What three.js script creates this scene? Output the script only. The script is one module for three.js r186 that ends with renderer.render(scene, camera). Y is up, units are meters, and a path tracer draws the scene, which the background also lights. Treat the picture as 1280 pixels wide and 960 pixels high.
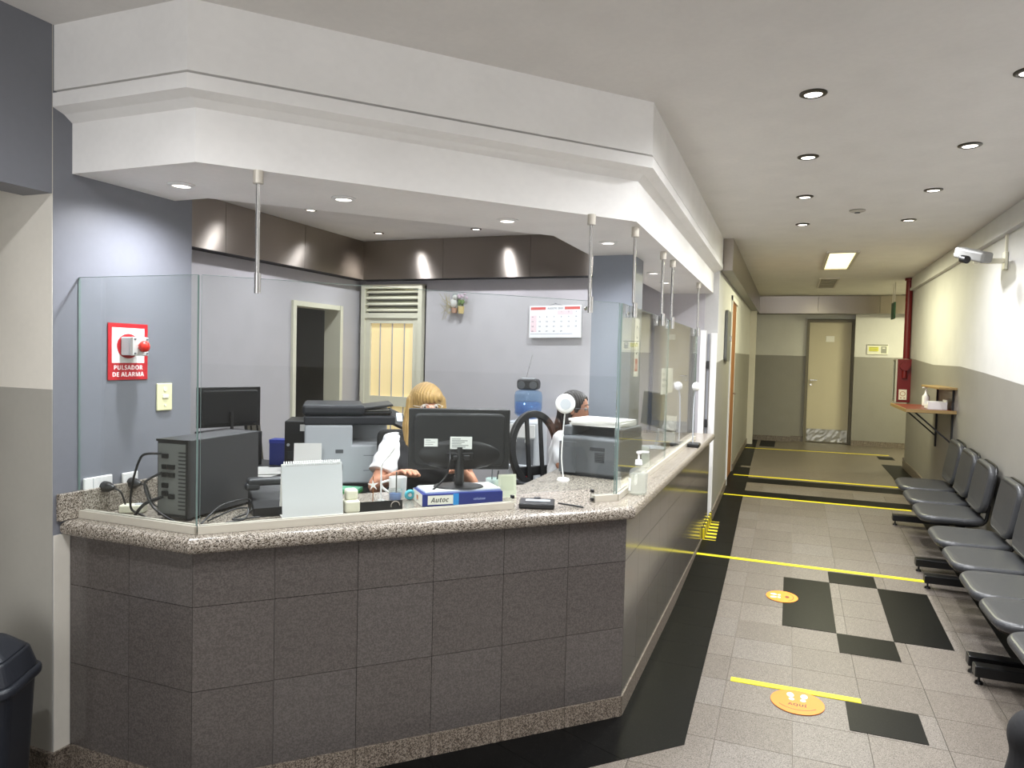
import * as THREE from 'three';
import { RoundedBoxGeometry } from 'three/addons/geometries/RoundedBoxGeometry.js';
import { mergeGeometries, mergeVertices, toCreasedNormals } from 'three/addons/utils/BufferGeometryUtils.js';
import { MarchingCubes } from 'three/addons/objects/MarchingCubes.js';
import { RectAreaLightUniformsLib } from 'three/addons/lights/RectAreaLightUniformsLib.js';

// ------------------------------------------------------------------ camera, exposure
const scene = new THREE.Scene();
scene.background = new THREE.Color(0x000000);
const EYE = 1.58, FPX = 896.7;
const camera = new THREE.PerspectiveCamera(2 * Math.atan(480 / FPX) * 180 / Math.PI, 1280 / 960, 0.05, 60);
camera.position.set(0, EYE, 0);
camera.rotation.set(-0.03812, 0.3701, 0.02474, 'YXZ');
camera.updateMatrixWorld(true);
scene.add(camera);
const renderer = new THREE.WebGLRenderer({ antialias: true });
renderer.toneMapping = THREE.LinearToneMapping;
renderer.toneMappingExposure = 0.79;
renderer.shadowMap.enabled = true;
RectAreaLightUniformsLib.init();
const CD_LOBBY = 9.6, CD_SOFFIT = 6.4, CD_OFFICE = 5.3, PANEL = 78, ENTRANCE = 4.3;        // lamp strengths
const LAMP = new THREE.Color(0.96, 0.97, 1.0), COOL = new THREE.Color(0.95, 0.97, 1.03), FLUO = new THREE.Color(1.0, 0.98, 0.66);

// ------------------------------------------------------------------ photo pixel -> point in the place
const CM = camera.matrixWorld;
function ray(px, py) {
  const o = new THREE.Vector3((px - 640) / FPX, -(py - 480) / FPX, -1);
  return o.transformDirection(CM).multiplyScalar(o.length());
}
const onY = (px, py, y) => { const d = ray(px, py), t = (y - EYE) / d.y; return new THREE.Vector3(d.x * t, y, d.z * t); };
const onX = (px, py, x) => { const d = ray(px, py), t = x / d.x; return new THREE.Vector3(x, EYE + d.y * t, d.z * t); };
const onZ = (px, py, z) => { const d = ray(px, py), t = z / d.z; return new THREE.Vector3(d.x * t, EYE + d.y * t, z); };

// ------------------------------------------------------------------ key dimensions (metres)
const CE = 2.71, XL = -2.47, XR = 1.42, XC = -0.64, TOP = 0.94;
const RZ0 = -4.6, RZ1 = -9.6, RH = 0.25;                              // the corridor floor ramps up
const fl = z => RH * Math.min(1, Math.max(0, (RZ0 - z) / (RZ0 - RZ1)));
const RTILT = Math.atan(RH / (RZ0 - RZ1));
const tilt = z => (z < RZ0 && z > RZ1) ? RTILT : 0;

// ------------------------------------------------------------------ random, noise, textures
function rng(seed) { let s = seed >>> 0; return () => { s = (s + 0x6D2B79F5) >>> 0; let t = s; t = Math.imul(t ^ (t >>> 15), t | 1); t ^= t + Math.imul(t ^ (t >>> 7), t | 61); return ((t ^ (t >>> 14)) >>> 0) / 4294967296; }; }
function vnoise(seed, n) {                                            // periodic value noise n cells
  const r = rng(seed), g = new Float32Array(n * n); for (let i = 0; i < g.length; i++) g[i] = r();
  return (u, v) => {
    const x = u * n, y = v * n, x0 = Math.floor(x), y0 = Math.floor(y); let fx = x - x0, fy = y - y0;
    fx = fx * fx * (3 - 2 * fx); fy = fy * fy * (3 - 2 * fy);
    const a = (i, j) => g[(((j % n) + n) % n) * n + (((i % n) + n) % n)];
    return (a(x0, y0) * (1 - fx) + a(x0 + 1, y0) * fx) * (1 - fy) + (a(x0, y0 + 1) * (1 - fx) + a(x0 + 1, y0 + 1) * fx) * fy;
  };
}
function tex(size, fn, srgb = true, rep = 1) {
  const d = new Uint8Array(size * size * 4);
  for (let j = 0; j < size; j++) for (let i = 0; i < size; i++) {
    const c = fn(i / size, j / size, i, j), k = (j * size + i) * 4;
    d[k] = c[0]; d[k + 1] = c[1]; d[k + 2] = c[2]; d[k + 3] = 255;
  }
  const t = new THREE.DataTexture(d, size, size); t.wrapS = t.wrapT = THREE.RepeatWrapping; t.magFilter = THREE.LinearFilter; t.minFilter = THREE.LinearMipmapLinearFilter;
  t.generateMipmaps = true; if (srgb) t.colorSpace = THREE.SRGBColorSpace; t.repeat.set(rep, rep); t.needsUpdate = true; return t;
}
const cl = v => Math.max(0, Math.min(255, v));
function speckle(seed, n1, n2, stops, amp) {                          // granite flecks: stops [[threshold, rgb]...]
  const a = vnoise(seed, n1), b = vnoise(seed + 7, n2), r = rng(seed + 3);
  return (u, v) => {
    const q = a(u, v) * 0.55 + b(u, v) * 0.45 + (r() - 0.5) * 0.12; let c = stops[stops.length - 1][1];
    for (const [t, col] of stops) if (q < t) { c = col; break; }
    const j = (r() - 0.5) * amp; return [cl(c[0] + j), cl(c[1] + j), cl(c[2] + j)];
  };
}
const T = {
  granite: tex(512, speckle(11, 150, 90, [[0.33, [62, 55, 47]], [0.42, [108, 100, 90]], [0.55, [146, 138, 128]], [0.66, [174, 167, 157]], [2, [198, 193, 185]]], 24)),
  floor: tex(512, speckle(21, 130, 200, [[0.30, [62, 55, 50]], [0.42, [88, 81, 74]], [0.6, [107, 100, 92]], [2, [128, 121, 113]]], 20)),
  black: tex(512, speckle(31, 180, 120, [[0.45, [15, 15, 15]], [0.62, [20, 20, 20]], [0.76, [27, 27, 26]], [2, [62, 62, 60]]], 8)),
  wallTile: tex(256, speckle(41, 110, 70, [[0.4, [80, 75, 72]], [0.6, [87, 82, 79]], [2, [95, 90, 86]]], 7)),
  base: tex(256, speckle(51, 90, 60, [[0.34, [54, 47, 40]], [0.48, [90, 80, 70]], [0.62, [120, 109, 97]], [2, [144, 134, 122]]], 22)),
  plaster: (() => { const a = vnoise(61, 8), b = vnoise(62, 60); return tex(256, (u, v) => { const q = 246 + a(u, v) * 6 + b(u, v) * 3; return [q, q, q]; }); })(),
  plasterB: (() => { const a = vnoise(71, 20), b = vnoise(72, 90); return tex(256, (u, v) => { const q = 120 + a(u, v) * 70 + b(u, v) * 40; return [q, q, q]; }, false); })(),
  brush: (() => { const a = vnoise(81, 256), r = rng(5), row = new Float32Array(256).map(() => r()); return tex(256, (u, v, i, j) => { const q = 120 + row[j] * 90 + a(u * 0.06, v) * 30; return [q, q, q]; }, false); })(),
  wood: (() => { const a = vnoise(91, 6), b = vnoise(92, 64); return tex(256, (u, v) => { const g = 0.5 + 0.5 * Math.sin((v * 26 + a(u, v) * 5) * 6.283); const q = g * 20 + b(u * 0.3, v) * 26; return [cl(132 + q), cl(74 + q * 0.7), cl(40 + q * 0.5)]; }); })(),
  leather: (() => { const a = vnoise(101, 70), b = vnoise(102, 128); return tex(256, (u, v) => { const q = 110 + a(u, v) * 80 + b(u, v) * 50; return [q, q, q]; }, false); })(),
  hairB: (() => { const r = rng(15), row = new Float32Array(256).map(() => r()); const a = vnoise(16, 20); return tex(256, (u, v, i) => { const q = row[i] * 60 + a(u, v) * 24; return [q + 160, q + 160, q + 160].map(cl); }); })(),
};

// ------------------------------------------------------------------ materials
function mat(hex, rough = 0.6, metal = 0, extra = {}) { return new THREE.MeshStandardMaterial(Object.assign({ color: hex, roughness: rough, metalness: metal }, extra)); }
function phys(hex, rough, metal, extra) { return new THREE.MeshPhysicalMaterial(Object.assign({ color: hex, roughness: rough, metalness: metal }, extra)); }
function rep(t, x, y, ox = 0, oy = 0) { const c = t.clone(); c.repeat.set(x, y); c.offset.set(ox, oy); c.needsUpdate = true; return c; }
const pl = (hex, rough = 0.75) => mat(hex, rough, 0, { map: T.plaster, bumpMap: T.plasterB, bumpScale: 0.0006 });
const M = {
  ceil: pl(0xe6e3de, 0.85), soffit: pl(0xf0eeea, 0.6), wallGrey: pl(0x787a81, 0.42), wallOffice: pl(0xc2bfc2, 0.55),
  wallCream: pl(0xe3ded2, 0.6), wallLow: pl(0x8b8881, 0.45), wallLowLeft: pl(0xa8a59c, 0.45), wallUp: pl(0xcdccc9, 0.6), pillar: pl(0x7d828b, 0.45),
  granite: mat(0xe9e6e1, 0.26, 0, { map: rep(T.granite, 3.6, 3.6) }),
  base: mat(0xffffff, 0.35, 0, { map: rep(T.base, 4, 4) }),
  black: [0, 1, 2].map(i => phys([0x8c8c8c, 0x808080, 0x878787][i], 0.42, 0, { specularIntensity: 0.22, map: rep(T.black, 2.4, 2.4, i * 0.31, i * 0.17) })),
  tile: [0, 1, 2, 3, 4].map(i => mat([0xffffff, 0xf8f6f3, 0xeeebe7, 0xfcfaf7, 0xf3f0ec][i], 0.46, 0, { map: rep(T.floor, 1, 1, i * 0.23, i * 0.41) })),
  floorFar: mat(0xf6f2ec, 0.4, 0, { map: rep(T.floor, 3.3, 3.3) }), grout: mat(0x8b8478, 0.9),
  ctile: [0, 1, 2].map(i => phys([0xffffff, 0xfbfaf9, 0xf6f5f4][i], 0.14, 0, { map: rep(T.wallTile, 3, 3, i * 0.3, i * 0.2), specularIntensity: 0.9 })),
  cgrout: mat(0x8d8781, 0.8),
  steel: phys(0xa39b92, 0.3, 1, { anisotropy: 0.93, anisotropyRotation: Math.PI / 2, bumpMap: rep(T.brush, 0.5, 4), bumpScale: 0.00012 }),
  chrome: mat(0xc4c2be, 0.22, 1), alu: mat(0xc9c3b6, 0.4, 0.35), rail: mat(0xbdb7a9, 0.45, 0.15),
  glass: phys(0xf8faf9, 0.0, 0, { transmission: 1, thickness: 0, ior: 1.5 }), glassEdge: phys(0x93a8a2, 0.15, 0, { transmission: 0.45, thickness: 0 }),
  blackPl: mat(0x151516, 0.38), blackMat: mat(0x101011, 0.6), darkPl: mat(0x2a2b2d, 0.42), navyPl: mat(0x1e2128, 0.42),
  greyPl: mat(0x5a5d60, 0.45), lightPl: mat(0xb9bcc0, 0.5), whitePl: mat(0xe6e5e2, 0.4), cream: mat(0xe2dfc9, 0.45), white: mat(0xf0efec, 0.6),
  paper: mat(0xeceae4, 0.85), red: mat(0xa31019, 0.4), redDark: mat(0x6a070d, 0.42), redBtn: mat(0xd5291c, 0.35), yellow: mat(0xe6d81c, 0.5), orange: mat(0xe87a17, 0.5),
  blue: mat(0x1b2f80, 0.5), cyan: mat(0x2e8fd0, 0.5), green: mat(0x2f9a3c, 0.5), wood: mat(0xb07468, 0.35, 0, { map: rep(T.wood, 2, 2) }), woodLt: mat(0x8d7346, 0.5), orangeWood: mat(0x85501a, 0.5),
  seat: mat(0x343537, 0.36, 0, { bumpMap: rep(T.leather, 6, 6), bumpScale: 0.0005 }), frame: mat(0x0b0b0c, 0.35),
  door: mat(0xc6bda6, 0.5), doorFrame: mat(0x6d675a, 0.5), skin: mat(0xc98f72, 0.55), skin2: mat(0xb98266, 0.55),
  hairBlond: mat(0xc9a25e, 0.5, 0, { map: rep(T.hairB, 4, 1) }), hairDark: mat(0x2a1f1a, 0.42, 0, { map: rep(T.hairB, 4, 1) }),
  shirtBlk: mat(0x17171a, 0.8), shirtWht: mat(0xe9e8e8, 0.8), trousers: mat(0x141416, 0.85), denim: mat(0x2a3348, 0.85),
  water: phys(0xc6dcf0, 0.08, 0, { transmission: 0.9, thickness: 0, ior: 1.4 }), clear: phys(0xf6f8f6, 0.05, 0, { transmission: 0.92, thickness: 0, ior: 1.45 }), gel: phys(0xf2f2ee, 0.15, 0, { transmission: 0.75, thickness: 0 }),
};

// ------------------------------------------------------------------ geometry helpers
const V = (x, y, z) => new THREE.Vector3(x, y, z);
function clean(g) { g = g.index ? g.toNonIndexed() : g; for (const k of Object.keys(g.attributes)) if (!['position', 'normal', 'uv'].includes(k)) g.deleteAttribute(k); if (!g.attributes.uv) g.setAttribute('uv', new THREE.BufferAttribute(new Float32Array(g.attributes.position.count * 2), 2)); return g; }
function join(gs) { return gs.length === 1 ? gs[0] : mergeGeometries(gs.map(clean), false); }
function mv(g, x = 0, y = 0, z = 0, rx = 0, ry = 0, rz = 0) { g.applyMatrix4(new THREE.Matrix4().makeRotationFromEuler(new THREE.Euler(rx, ry, rz, 'YXZ')).setPosition(x, y, z)); return g; }
const bx = (w, h, d, x = 0, y = 0, z = 0, rx = 0, ry = 0, rz = 0) => mv(new THREE.BoxGeometry(w, h, d), x, y, z, rx, ry, rz);
const rb = (w, h, d, r, x = 0, y = 0, z = 0, rx = 0, ry = 0, rz = 0, s = 3) => mv(new RoundedBoxGeometry(w, h, d, s, Math.min(r, w / 2.01, h / 2.01, d / 2.01)), x, y, z, rx, ry, rz);
const cy = (r1, r2, h, x = 0, y = 0, z = 0, rx = 0, ry = 0, rz = 0, n = 20) => mv(new THREE.CylinderGeometry(r1, r2, h, n), x, y, z, rx, ry, rz);
const sp = (r, x = 0, y = 0, z = 0, sx = 1, sy = 1, sz = 1) => { const g = new THREE.SphereGeometry(r, 20, 14); g.scale(sx, sy, sz); return mv(g, x, y, z); };
const tube = (pts, r, n = 24, closed = false) => new THREE.TubeGeometry(new THREE.CatmullRomCurve3(pts.map(p => p.isVector3 ? p : V(...p)), closed, 'catmullrom', 0.4), n, r, 6, closed);
const bar = (a, b, w, h) => { const d = b.clone().sub(a), g = new THREE.BoxGeometry(w, h, d.length()); const m = new THREE.Matrix4().lookAt(b, a, V(0, 1, 0)); m.setPosition(a.clone().add(b).multiplyScalar(0.5)); return g.applyMatrix4(m); };
const rod = (a, b, r, n = 10) => { const d = b.clone().sub(a), g = new THREE.CylinderGeometry(r, r, d.length(), n); g.applyQuaternion(new THREE.Quaternion().setFromUnitVectors(V(0, 1, 0), d.normalize())); const m = a.clone().add(b).multiplyScalar(0.5); return g.translate(m.x, m.y, m.z); };
const lathe = (pts, n = 28) => new THREE.LatheGeometry(pts.map(p => new THREE.Vector2(...p)), n);
function shape(pts) { const s = new THREE.Shape(); pts.forEach((p, i) => i ? s.lineTo(p[0], p[1]) : s.moveTo(p[0], p[1])); s.closePath(); return s; }
function rrect(w, h, r) { const s = new THREE.Shape(), x = w / 2, y = h / 2; s.moveTo(-x + r, -y); s.lineTo(x - r, -y); s.quadraticCurveTo(x, -y, x, -y + r); s.lineTo(x, y - r); s.quadraticCurveTo(x, y, x - r, y); s.lineTo(-x + r, y); s.quadraticCurveTo(-x, y, -x, y - r); s.lineTo(-x, -y + r); s.quadraticCurveTo(-x, -y, -x + r, -y); return s; }
function ext(s, depth, bevel = 0, seg = 3) { const b = bevel > 0; return new THREE.ExtrudeGeometry(s, { depth: depth - 2 * bevel, bevelEnabled: b, bevelThickness: bevel, bevelSize: bevel, bevelOffset: -bevel, bevelSegments: seg, curveSegments: 8 }).translate(0, 0, bevel); }
const slabXZ = (pts, y, h, bevel = 0, seg = 4) => ext(shape(pts.map(p => [p[0], -p[1]])), h, bevel, seg).rotateX(-Math.PI / 2).translate(0, y, 0);
function uvm(g, s = 1) {                                              // uv in metres from the dominant axis
  g = clean(g); const p = g.attributes.position, n = g.attributes.normal, u = new Float32Array(p.count * 2);
  for (let i = 0; i < p.count; i += 3) {
    let nx = 0, ny = 0, nz = 0; for (let k = 0; k < 3; k++) { nx += Math.abs(n.getX(i + k)); ny += Math.abs(n.getY(i + k)); nz += Math.abs(n.getZ(i + k)); }
    for (let k = 0; k < 3; k++) { const x = p.getX(i + k), y = p.getY(i + k), z = p.getZ(i + k); const q = ny > nx && ny > nz ? [x, z] : nx > nz ? [z, y] : [x, y]; u[(i + k) * 2] = q[0] * s; u[(i + k) * 2 + 1] = q[1] * s; }
  }
  g.setAttribute('uv', new THREE.BufferAttribute(u, 2)); return g;
}
function prism(pts, th) {                                             // plate lying on the (ramping) floor, pts [x,z]
  const top = pts.map(p => V(p[0], fl(p[1]) + th, p[1])), n = pts.length, pos = [];
  const tri = (a, b, c) => pos.push(...a.toArray(), ...b.toArray(), ...c.toArray());
  const bot = pts.map(p => V(p[0], fl(p[1]) - 0.004, p[1]));
  let A = 0; for (let i = 0; i < n; i++) { const a = pts[i], b = pts[(i + 1) % n]; A += a[0] * b[1] - b[0] * a[1]; }
  const up = A < 0;                                                   // winding so that the top faces up
  for (let i = 1; i < n - 1; i++) up ? tri(top[0], top[i], top[i + 1]) : tri(top[0], top[i + 1], top[i]);
  for (let i = 0; i < n; i++) { const j = (i + 1) % n; if (up) { tri(top[i], bot[i], top[j]); tri(top[j], bot[i], bot[j]); } else { tri(top[i], top[j], bot[i]); tri(top[j], bot[j], bot[i]); } }
  const g = new THREE.BufferGeometry(); g.setAttribute('position', new THREE.BufferAttribute(new Float32Array(pos), 3)); g.computeVertexNormals(); return uvm(g);
}

// ------------------------------------------------------------------ object helpers
const taken = {};
function numbered(n) { const k = taken[n] = (taken[n] ?? -1) + 1; return k ? `${n}_${String(k).padStart(3, '0')}` : n; }
function fin(o) { o.castShadow = true; o.receiveShadow = true; return o; }
function mesh(name, gs, m, parent) { const o = fin(new THREE.Mesh(join(Array.isArray(gs) ? gs : [gs]), m)); o.name = parent ? name : numbered(name); (parent || scene).add(o); return o; }
function thing(name, label, category, pos = [0, 0, 0], ry = 0, group) { const o = new THREE.Group(); o.name = numbered(name); o.position.set(...(pos.isVector3 ? pos.toArray() : pos)); o.rotation.y = ry; o.userData = { label, category }; if (group) o.userData.group = group; scene.add(o); return o; }
function tag(o, label, category, group) { o.userData.label = label; o.userData.category = category; if (group) o.userData.group = group; return o; }
function struct(name, label, category) { const o = new THREE.Group(); o.name = name; o.userData = { kind: 'structure', label, category }; scene.add(o); return o; }
function smesh(name, gs, m, label, category) { const o = fin(new THREE.Mesh(uvm(join(Array.isArray(gs) ? gs : [gs])), m)); o.name = name; o.userData = { kind: 'structure', label, category }; scene.add(o); return o; }
function canvasTex(w, h, draw) { const c = document.createElement('canvas'); c.width = w; c.height = h; const g = c.getContext('2d'); draw(g, w, h); const t = new THREE.CanvasTexture(c); t.colorSpace = THREE.SRGBColorSpace; return t; }
const printed = (w, h, draw, rough = 0.6) => mat(0xffffff, rough, 0, { map: canvasTex(w, h, draw) });
const face = (w, h, x = 0, y = 0, z = 0, rx = 0, ry = 0) => mv(new THREE.PlaneGeometry(w, h), x, y, z, rx, ry);

// ================================================================== THE SETTING
// ---- floor: a slab with the tiles lying on it
{
  const F = struct('floor', 'speckled beige terrazzo tile floor with black granite border, ramping up along the corridor', 'floor');
  const prof = (z0, z1, x0, x1) => uvm(slabProfile(x0, x1, z0, z1));
  function slabProfile(x0, x1, z0, z1) {                              // follows the ramp in z
    const zs = [z0, ...[RZ0, RZ1].filter(z => z < z0 && z > z1), z1], pts = zs.map(z => [-z, fl(z) - 0.006]);
    pts.push([-z1, -0.15], [-z0, -0.15]);
    return new THREE.ExtrudeGeometry(shape(pts.reverse()), { depth: x1 - x0, bevelEnabled: false }).rotateY(Math.PI / 2).translate(x0, 0, 0);
  }
  mesh('slab', prof(3.2, -14, -0.8, 3.1), M.grout, F);
  mesh('slab', uvm(bx(4.2, 0.144, 10.4, -2.9, -0.078, -2.0)), M.grout, F);
  const tg = new THREE.BoxGeometry(0.2995, 0.008, 0.2995), rt = rng(77);
  const put = (cx, cz) => { const t = fin(new THREE.Mesh(tg, M.tile[Math.floor(rt() * 5)])); t.name = 'tile'; t.position.set(cx, fl(cz) - 0.004, cz); t.rotation.x = tilt(cz); F.add(t); };
  const P = 0.302, gx = -0.24, gz = -3.67;
  for (let r = -16; r <= 8; r++) { const cz = gz + (r + 0.5) * P; if (cz < -8.5) continue; for (let c = -1; c <= 4; c++) if (!(c === -1 && cz < -8.5)) put(gx + (c + 0.5) * P, cz); }
  for (let r = 1; r <= 8; r++) for (let c = -7; c <= -2; c++) { const cx = gx + (c + 0.5) * P, cz = gz + (r + 0.5) * P; if (cx + cz > -4.0 && cz > -3.0) put(cx, cz); }
  // beyond what the eye can separate the tiles run on as one surface
  const far = (x0, x1, z0, z1) => prism([[x0, z0], [x0, z1], [x1, z1], [x1, z0]], 0);
  mesh('tile_field', [far(-0.55, 1.42, -8.5, RZ1), far(-0.55, 3.0, RZ1, -13.6)], M.floorFar, F).userData.kind = 'stuff';
  mesh('tile_field', [far(XL - 1.6, XR, 3.1, -0.95), far(XL - 1.6, XL + 0.1, -0.95, -1.8)], M.floorFar, F).userData.kind = 'stuff';
  mesh('tile_field', [prism([[-4.2, -2.46], [-1.49, -2.46], [-0.75, -3.2], [-0.75, -6.9], [-4.2, -6.9]], 0)], M.floorFar, F).userData.kind = 'stuff';
  // black granite border pieces along the counter, the corridor walls and across the corridor
  const bm = () => M.black[Math.floor(rt() * 3)];
  const edge = z => { const k = [[-2.97, -0.352], [-4.3, -0.373], [-5.82, -0.388], [-7.57, -0.42], [-8.96, -0.425], [-11.7, -0.474], [-13.1, -0.49]]; for (let i = 0; i < k.length - 1; i++) if (z >= k[i + 1][0]) return k[i][1] + (k[i + 1][1] - k[i][1]) * (z - k[i][0]) / (k[i + 1][0] - k[i][0]); return -0.49; };
  mesh('border_piece', prism([[-0.655, -3.099], [-0.352, -2.971], [-0.360, -3.45], [-0.655, -3.45]], 0.002), bm(), F);
  for (let z = -3.4505; z > -13.0; z -= 0.302) { const z1 = Math.max(z - 0.3005, -13.05); mesh('border_piece', prism([[-0.655, z], [edge(z), z], [edge(z1), z1], [-0.655, z1]], 0.002), bm(), F); }
  for (let s = 0; s < 1.74 / 1.4142; s += 0.2135) { const e = Math.min(s + 0.2125, 1.235); mesh('border_piece', prism([[-0.652 - s, -3.099 + s], [-0.352 - s, -2.971 + s], [-0.352 - e, -2.971 + e], [-0.652 - e, -3.099 + e]], 0.002), bm(), F); }
  for (let x = XL; x < -1.6; x += 0.29) mesh('border_piece', prism([[x, -1.86], [x + 0.288, -1.86], [x + 0.288, -1.56], [x, -1.56]], 0.002), bm(), F);
  for (let z = 1.0; z > -10.5; z -= 0.302) { const z1 = z - 0.3005; mesh('border_piece', prism([[1.18, z], [XR, z], [XR, z1], [1.18, z1]], 0.002), bm(), F); }
  mesh('border_piece', prism([[1.20, -9.3], [XR, -9.3], [XR, -11.7], [1.216, -11.7]], 0.0022), bm(), F);
  mesh('border_piece', prism([[-0.43, -12.1], [-0.2, -12.1], [-0.2, -13.0], [-0.43, -13.0]], 0.002), bm(), F);
  mesh('border_piece', prism([[-0.43, -7.97], [1.18, -7.97], [1.18, -8.20], [-0.43, -8.20]], 0.0022), bm(), F);
  mesh('border_piece', prism([[-0.43, -8.66], [1.18, -8.66], [1.18, -8.92], [-0.43, -8.92]], 0.0022), bm(), F);
}
// ---- ceiling
smesh('ceiling', [bx(7.5, 0.15, 17.4, -0.6, CE + 0.075, -5.4)], M.ceil, 'plain off white plaster ceiling with recessed downlights', 'ceiling');
// ---- walls
{
  const L = struct('wall_left', 'glossy grey painted wall beside the passage opening, meeting the counter', 'wall');
  const w = (n, g, m) => mesh(n, uvm(join([].concat(g))), m, L);
  w('paint', [bx(0.15, CE, 3.7, XL - 0.075, CE / 2, 1.25), bx(0.15, CE - 2.12, 1.2, XL - 0.075, (CE + 2.12) / 2, -1.201)], M.wallGrey);
  w('paint', [bx(1.75, CE, 0.635, XL - 0.875, CE / 2, -2.1225)], M.wallGrey);
  w('cream_paint', [bx(1.745, CE - 1.421, 0.003, XL - 0.874, (CE + 1.421) / 2, -1.8035)], M.wallCream);
  w('grey_paint', [bx(1.745, 1.421, 0.003, XL - 0.874, 1.421 / 2, -1.8035)], M.wallLowLeft);
  w('corner_paint', [bx(0.006, 0.80, 0.062, XL + 0.001, 0.49, -1.837)], M.wallCream);
  const wp = struct('wall_passage', 'plain walls closing the side passage', 'wall');
  mesh('paint', uvm(join([bx(0.15, CE, 4.9, -4.2, CE / 2, 0.6), bx(1.7, CE, 0.12, -3.4, CE / 2, -0.5)])), M.wallCream, wp);
  smesh('wall_rear', [bx(1.9, CE, 0.15, -3.05, CE / 2, 3.1), bx(0.5, CE, 0.15, 1.35, CE / 2, 3.1), bx(3.2, 0.3, 0.15, -0.5, CE - 0.15, 3.1)], M.wallCream, 'plain cream lobby wall around the entrance glazing', 'wall');
  const EN = struct('window_1', 'wide frosted entrance glazing in the lobby wall', 'window');
  for (let i = 0; i < 4; i++) { mesh('pane', bx(0.74, 2.34, 0.01, -1.7 + i * 0.8, 1.2, 3.1), mat(0xf2f4f6, 0.4, 0, { emissive: 0xf2f5ff, emissiveIntensity: 1.2 }), EN); mesh('mullion', bx(0.056, 2.4, 0.08, -2.1 + 0.028 + i * 0.8 - 0.028, 1.2, 3.1), M.alu, EN); }
  mesh('sill', bx(3.2, 0.03, 0.1, -0.5, 0.015, 3.1), M.alu, EN);
  const dl = new THREE.RectAreaLight(new THREE.Color(0.98, 0.985, 1.0), ENTRANCE, 3.1, 2.3); dl.position.set(-0.5, 1.2, 3.02); EN.add(dl);
  const bl = (a, b) => [[0, 0.094, 0]];
  const B = struct('baseboard_left', 'brown granite baseboard around the passage corner', 'baseboard');
  mesh('skirting', uvm(join([bx(1.72, 0.09, 0.016, XL - 0.86, 0.045, -1.796)])), M.base, B);
  mesh('skirting', uvm(join([bx(0.014, 0.09, 0.075, XL + 0.007, 0.045, -1.8315)])), M.base, B);
}
{
  const band = [[3.1, 1.45], [-5.0, 1.45], [-5.568, 1.476], [-6.623, 1.545], [-7.496, 1.592], [-8.785, 1.604], [-10.025, 1.668], [-10.55, 1.69]];
  const R = struct('wall_right', 'long corridor wall painted white above and grey below', 'wall');
  const ex = pts => uvm(new THREE.ExtrudeGeometry(shape(pts.map(p => [-p[0], p[1]])), { depth: 0.16, bevelEnabled: false }).rotateY(Math.PI / 2).translate(XR, 0, 0));
  mesh('white_paint', ex([...band, [-10.55, CE], [3.1, CE]].reverse()), M.wallUp, R);
  mesh('grey_paint', ex([...band, [-10.55, -0.1], [3.1, -0.1]]), M.wallLow, R);
  smesh('trim_1', [bx(0.03, 0.145, 13.6, XR - 0.015, CE - 0.0725 - 0.004, -3.75), bx(0.045, 0.03, 13.6, XR - 0.022, CE - 0.15, -3.75)], M.wallUp, 'white cornice along the top of the corridor wall', 'trim');
  const B = struct('baseboard_right', 'brown granite baseboard along the corridor wall', 'baseboard');
  for (let z = 1.0; z > -10.5; z -= 0.5) { const z1 = Math.max(z - 0.498, -10.55), a = V(XR - 0.008, fl(z) + 0.05, z), b = V(XR - 0.008, fl(z1) + 0.05, z1); mesh('skirting', uvm(bar(a, b, 0.016, 0.11)), M.base, B); }
  mesh('skirting', uvm(bx(0.18, 0.14, 0.014, XR + 0.07, RH + 0.07, -10.556)), M.base, B);
}
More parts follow.
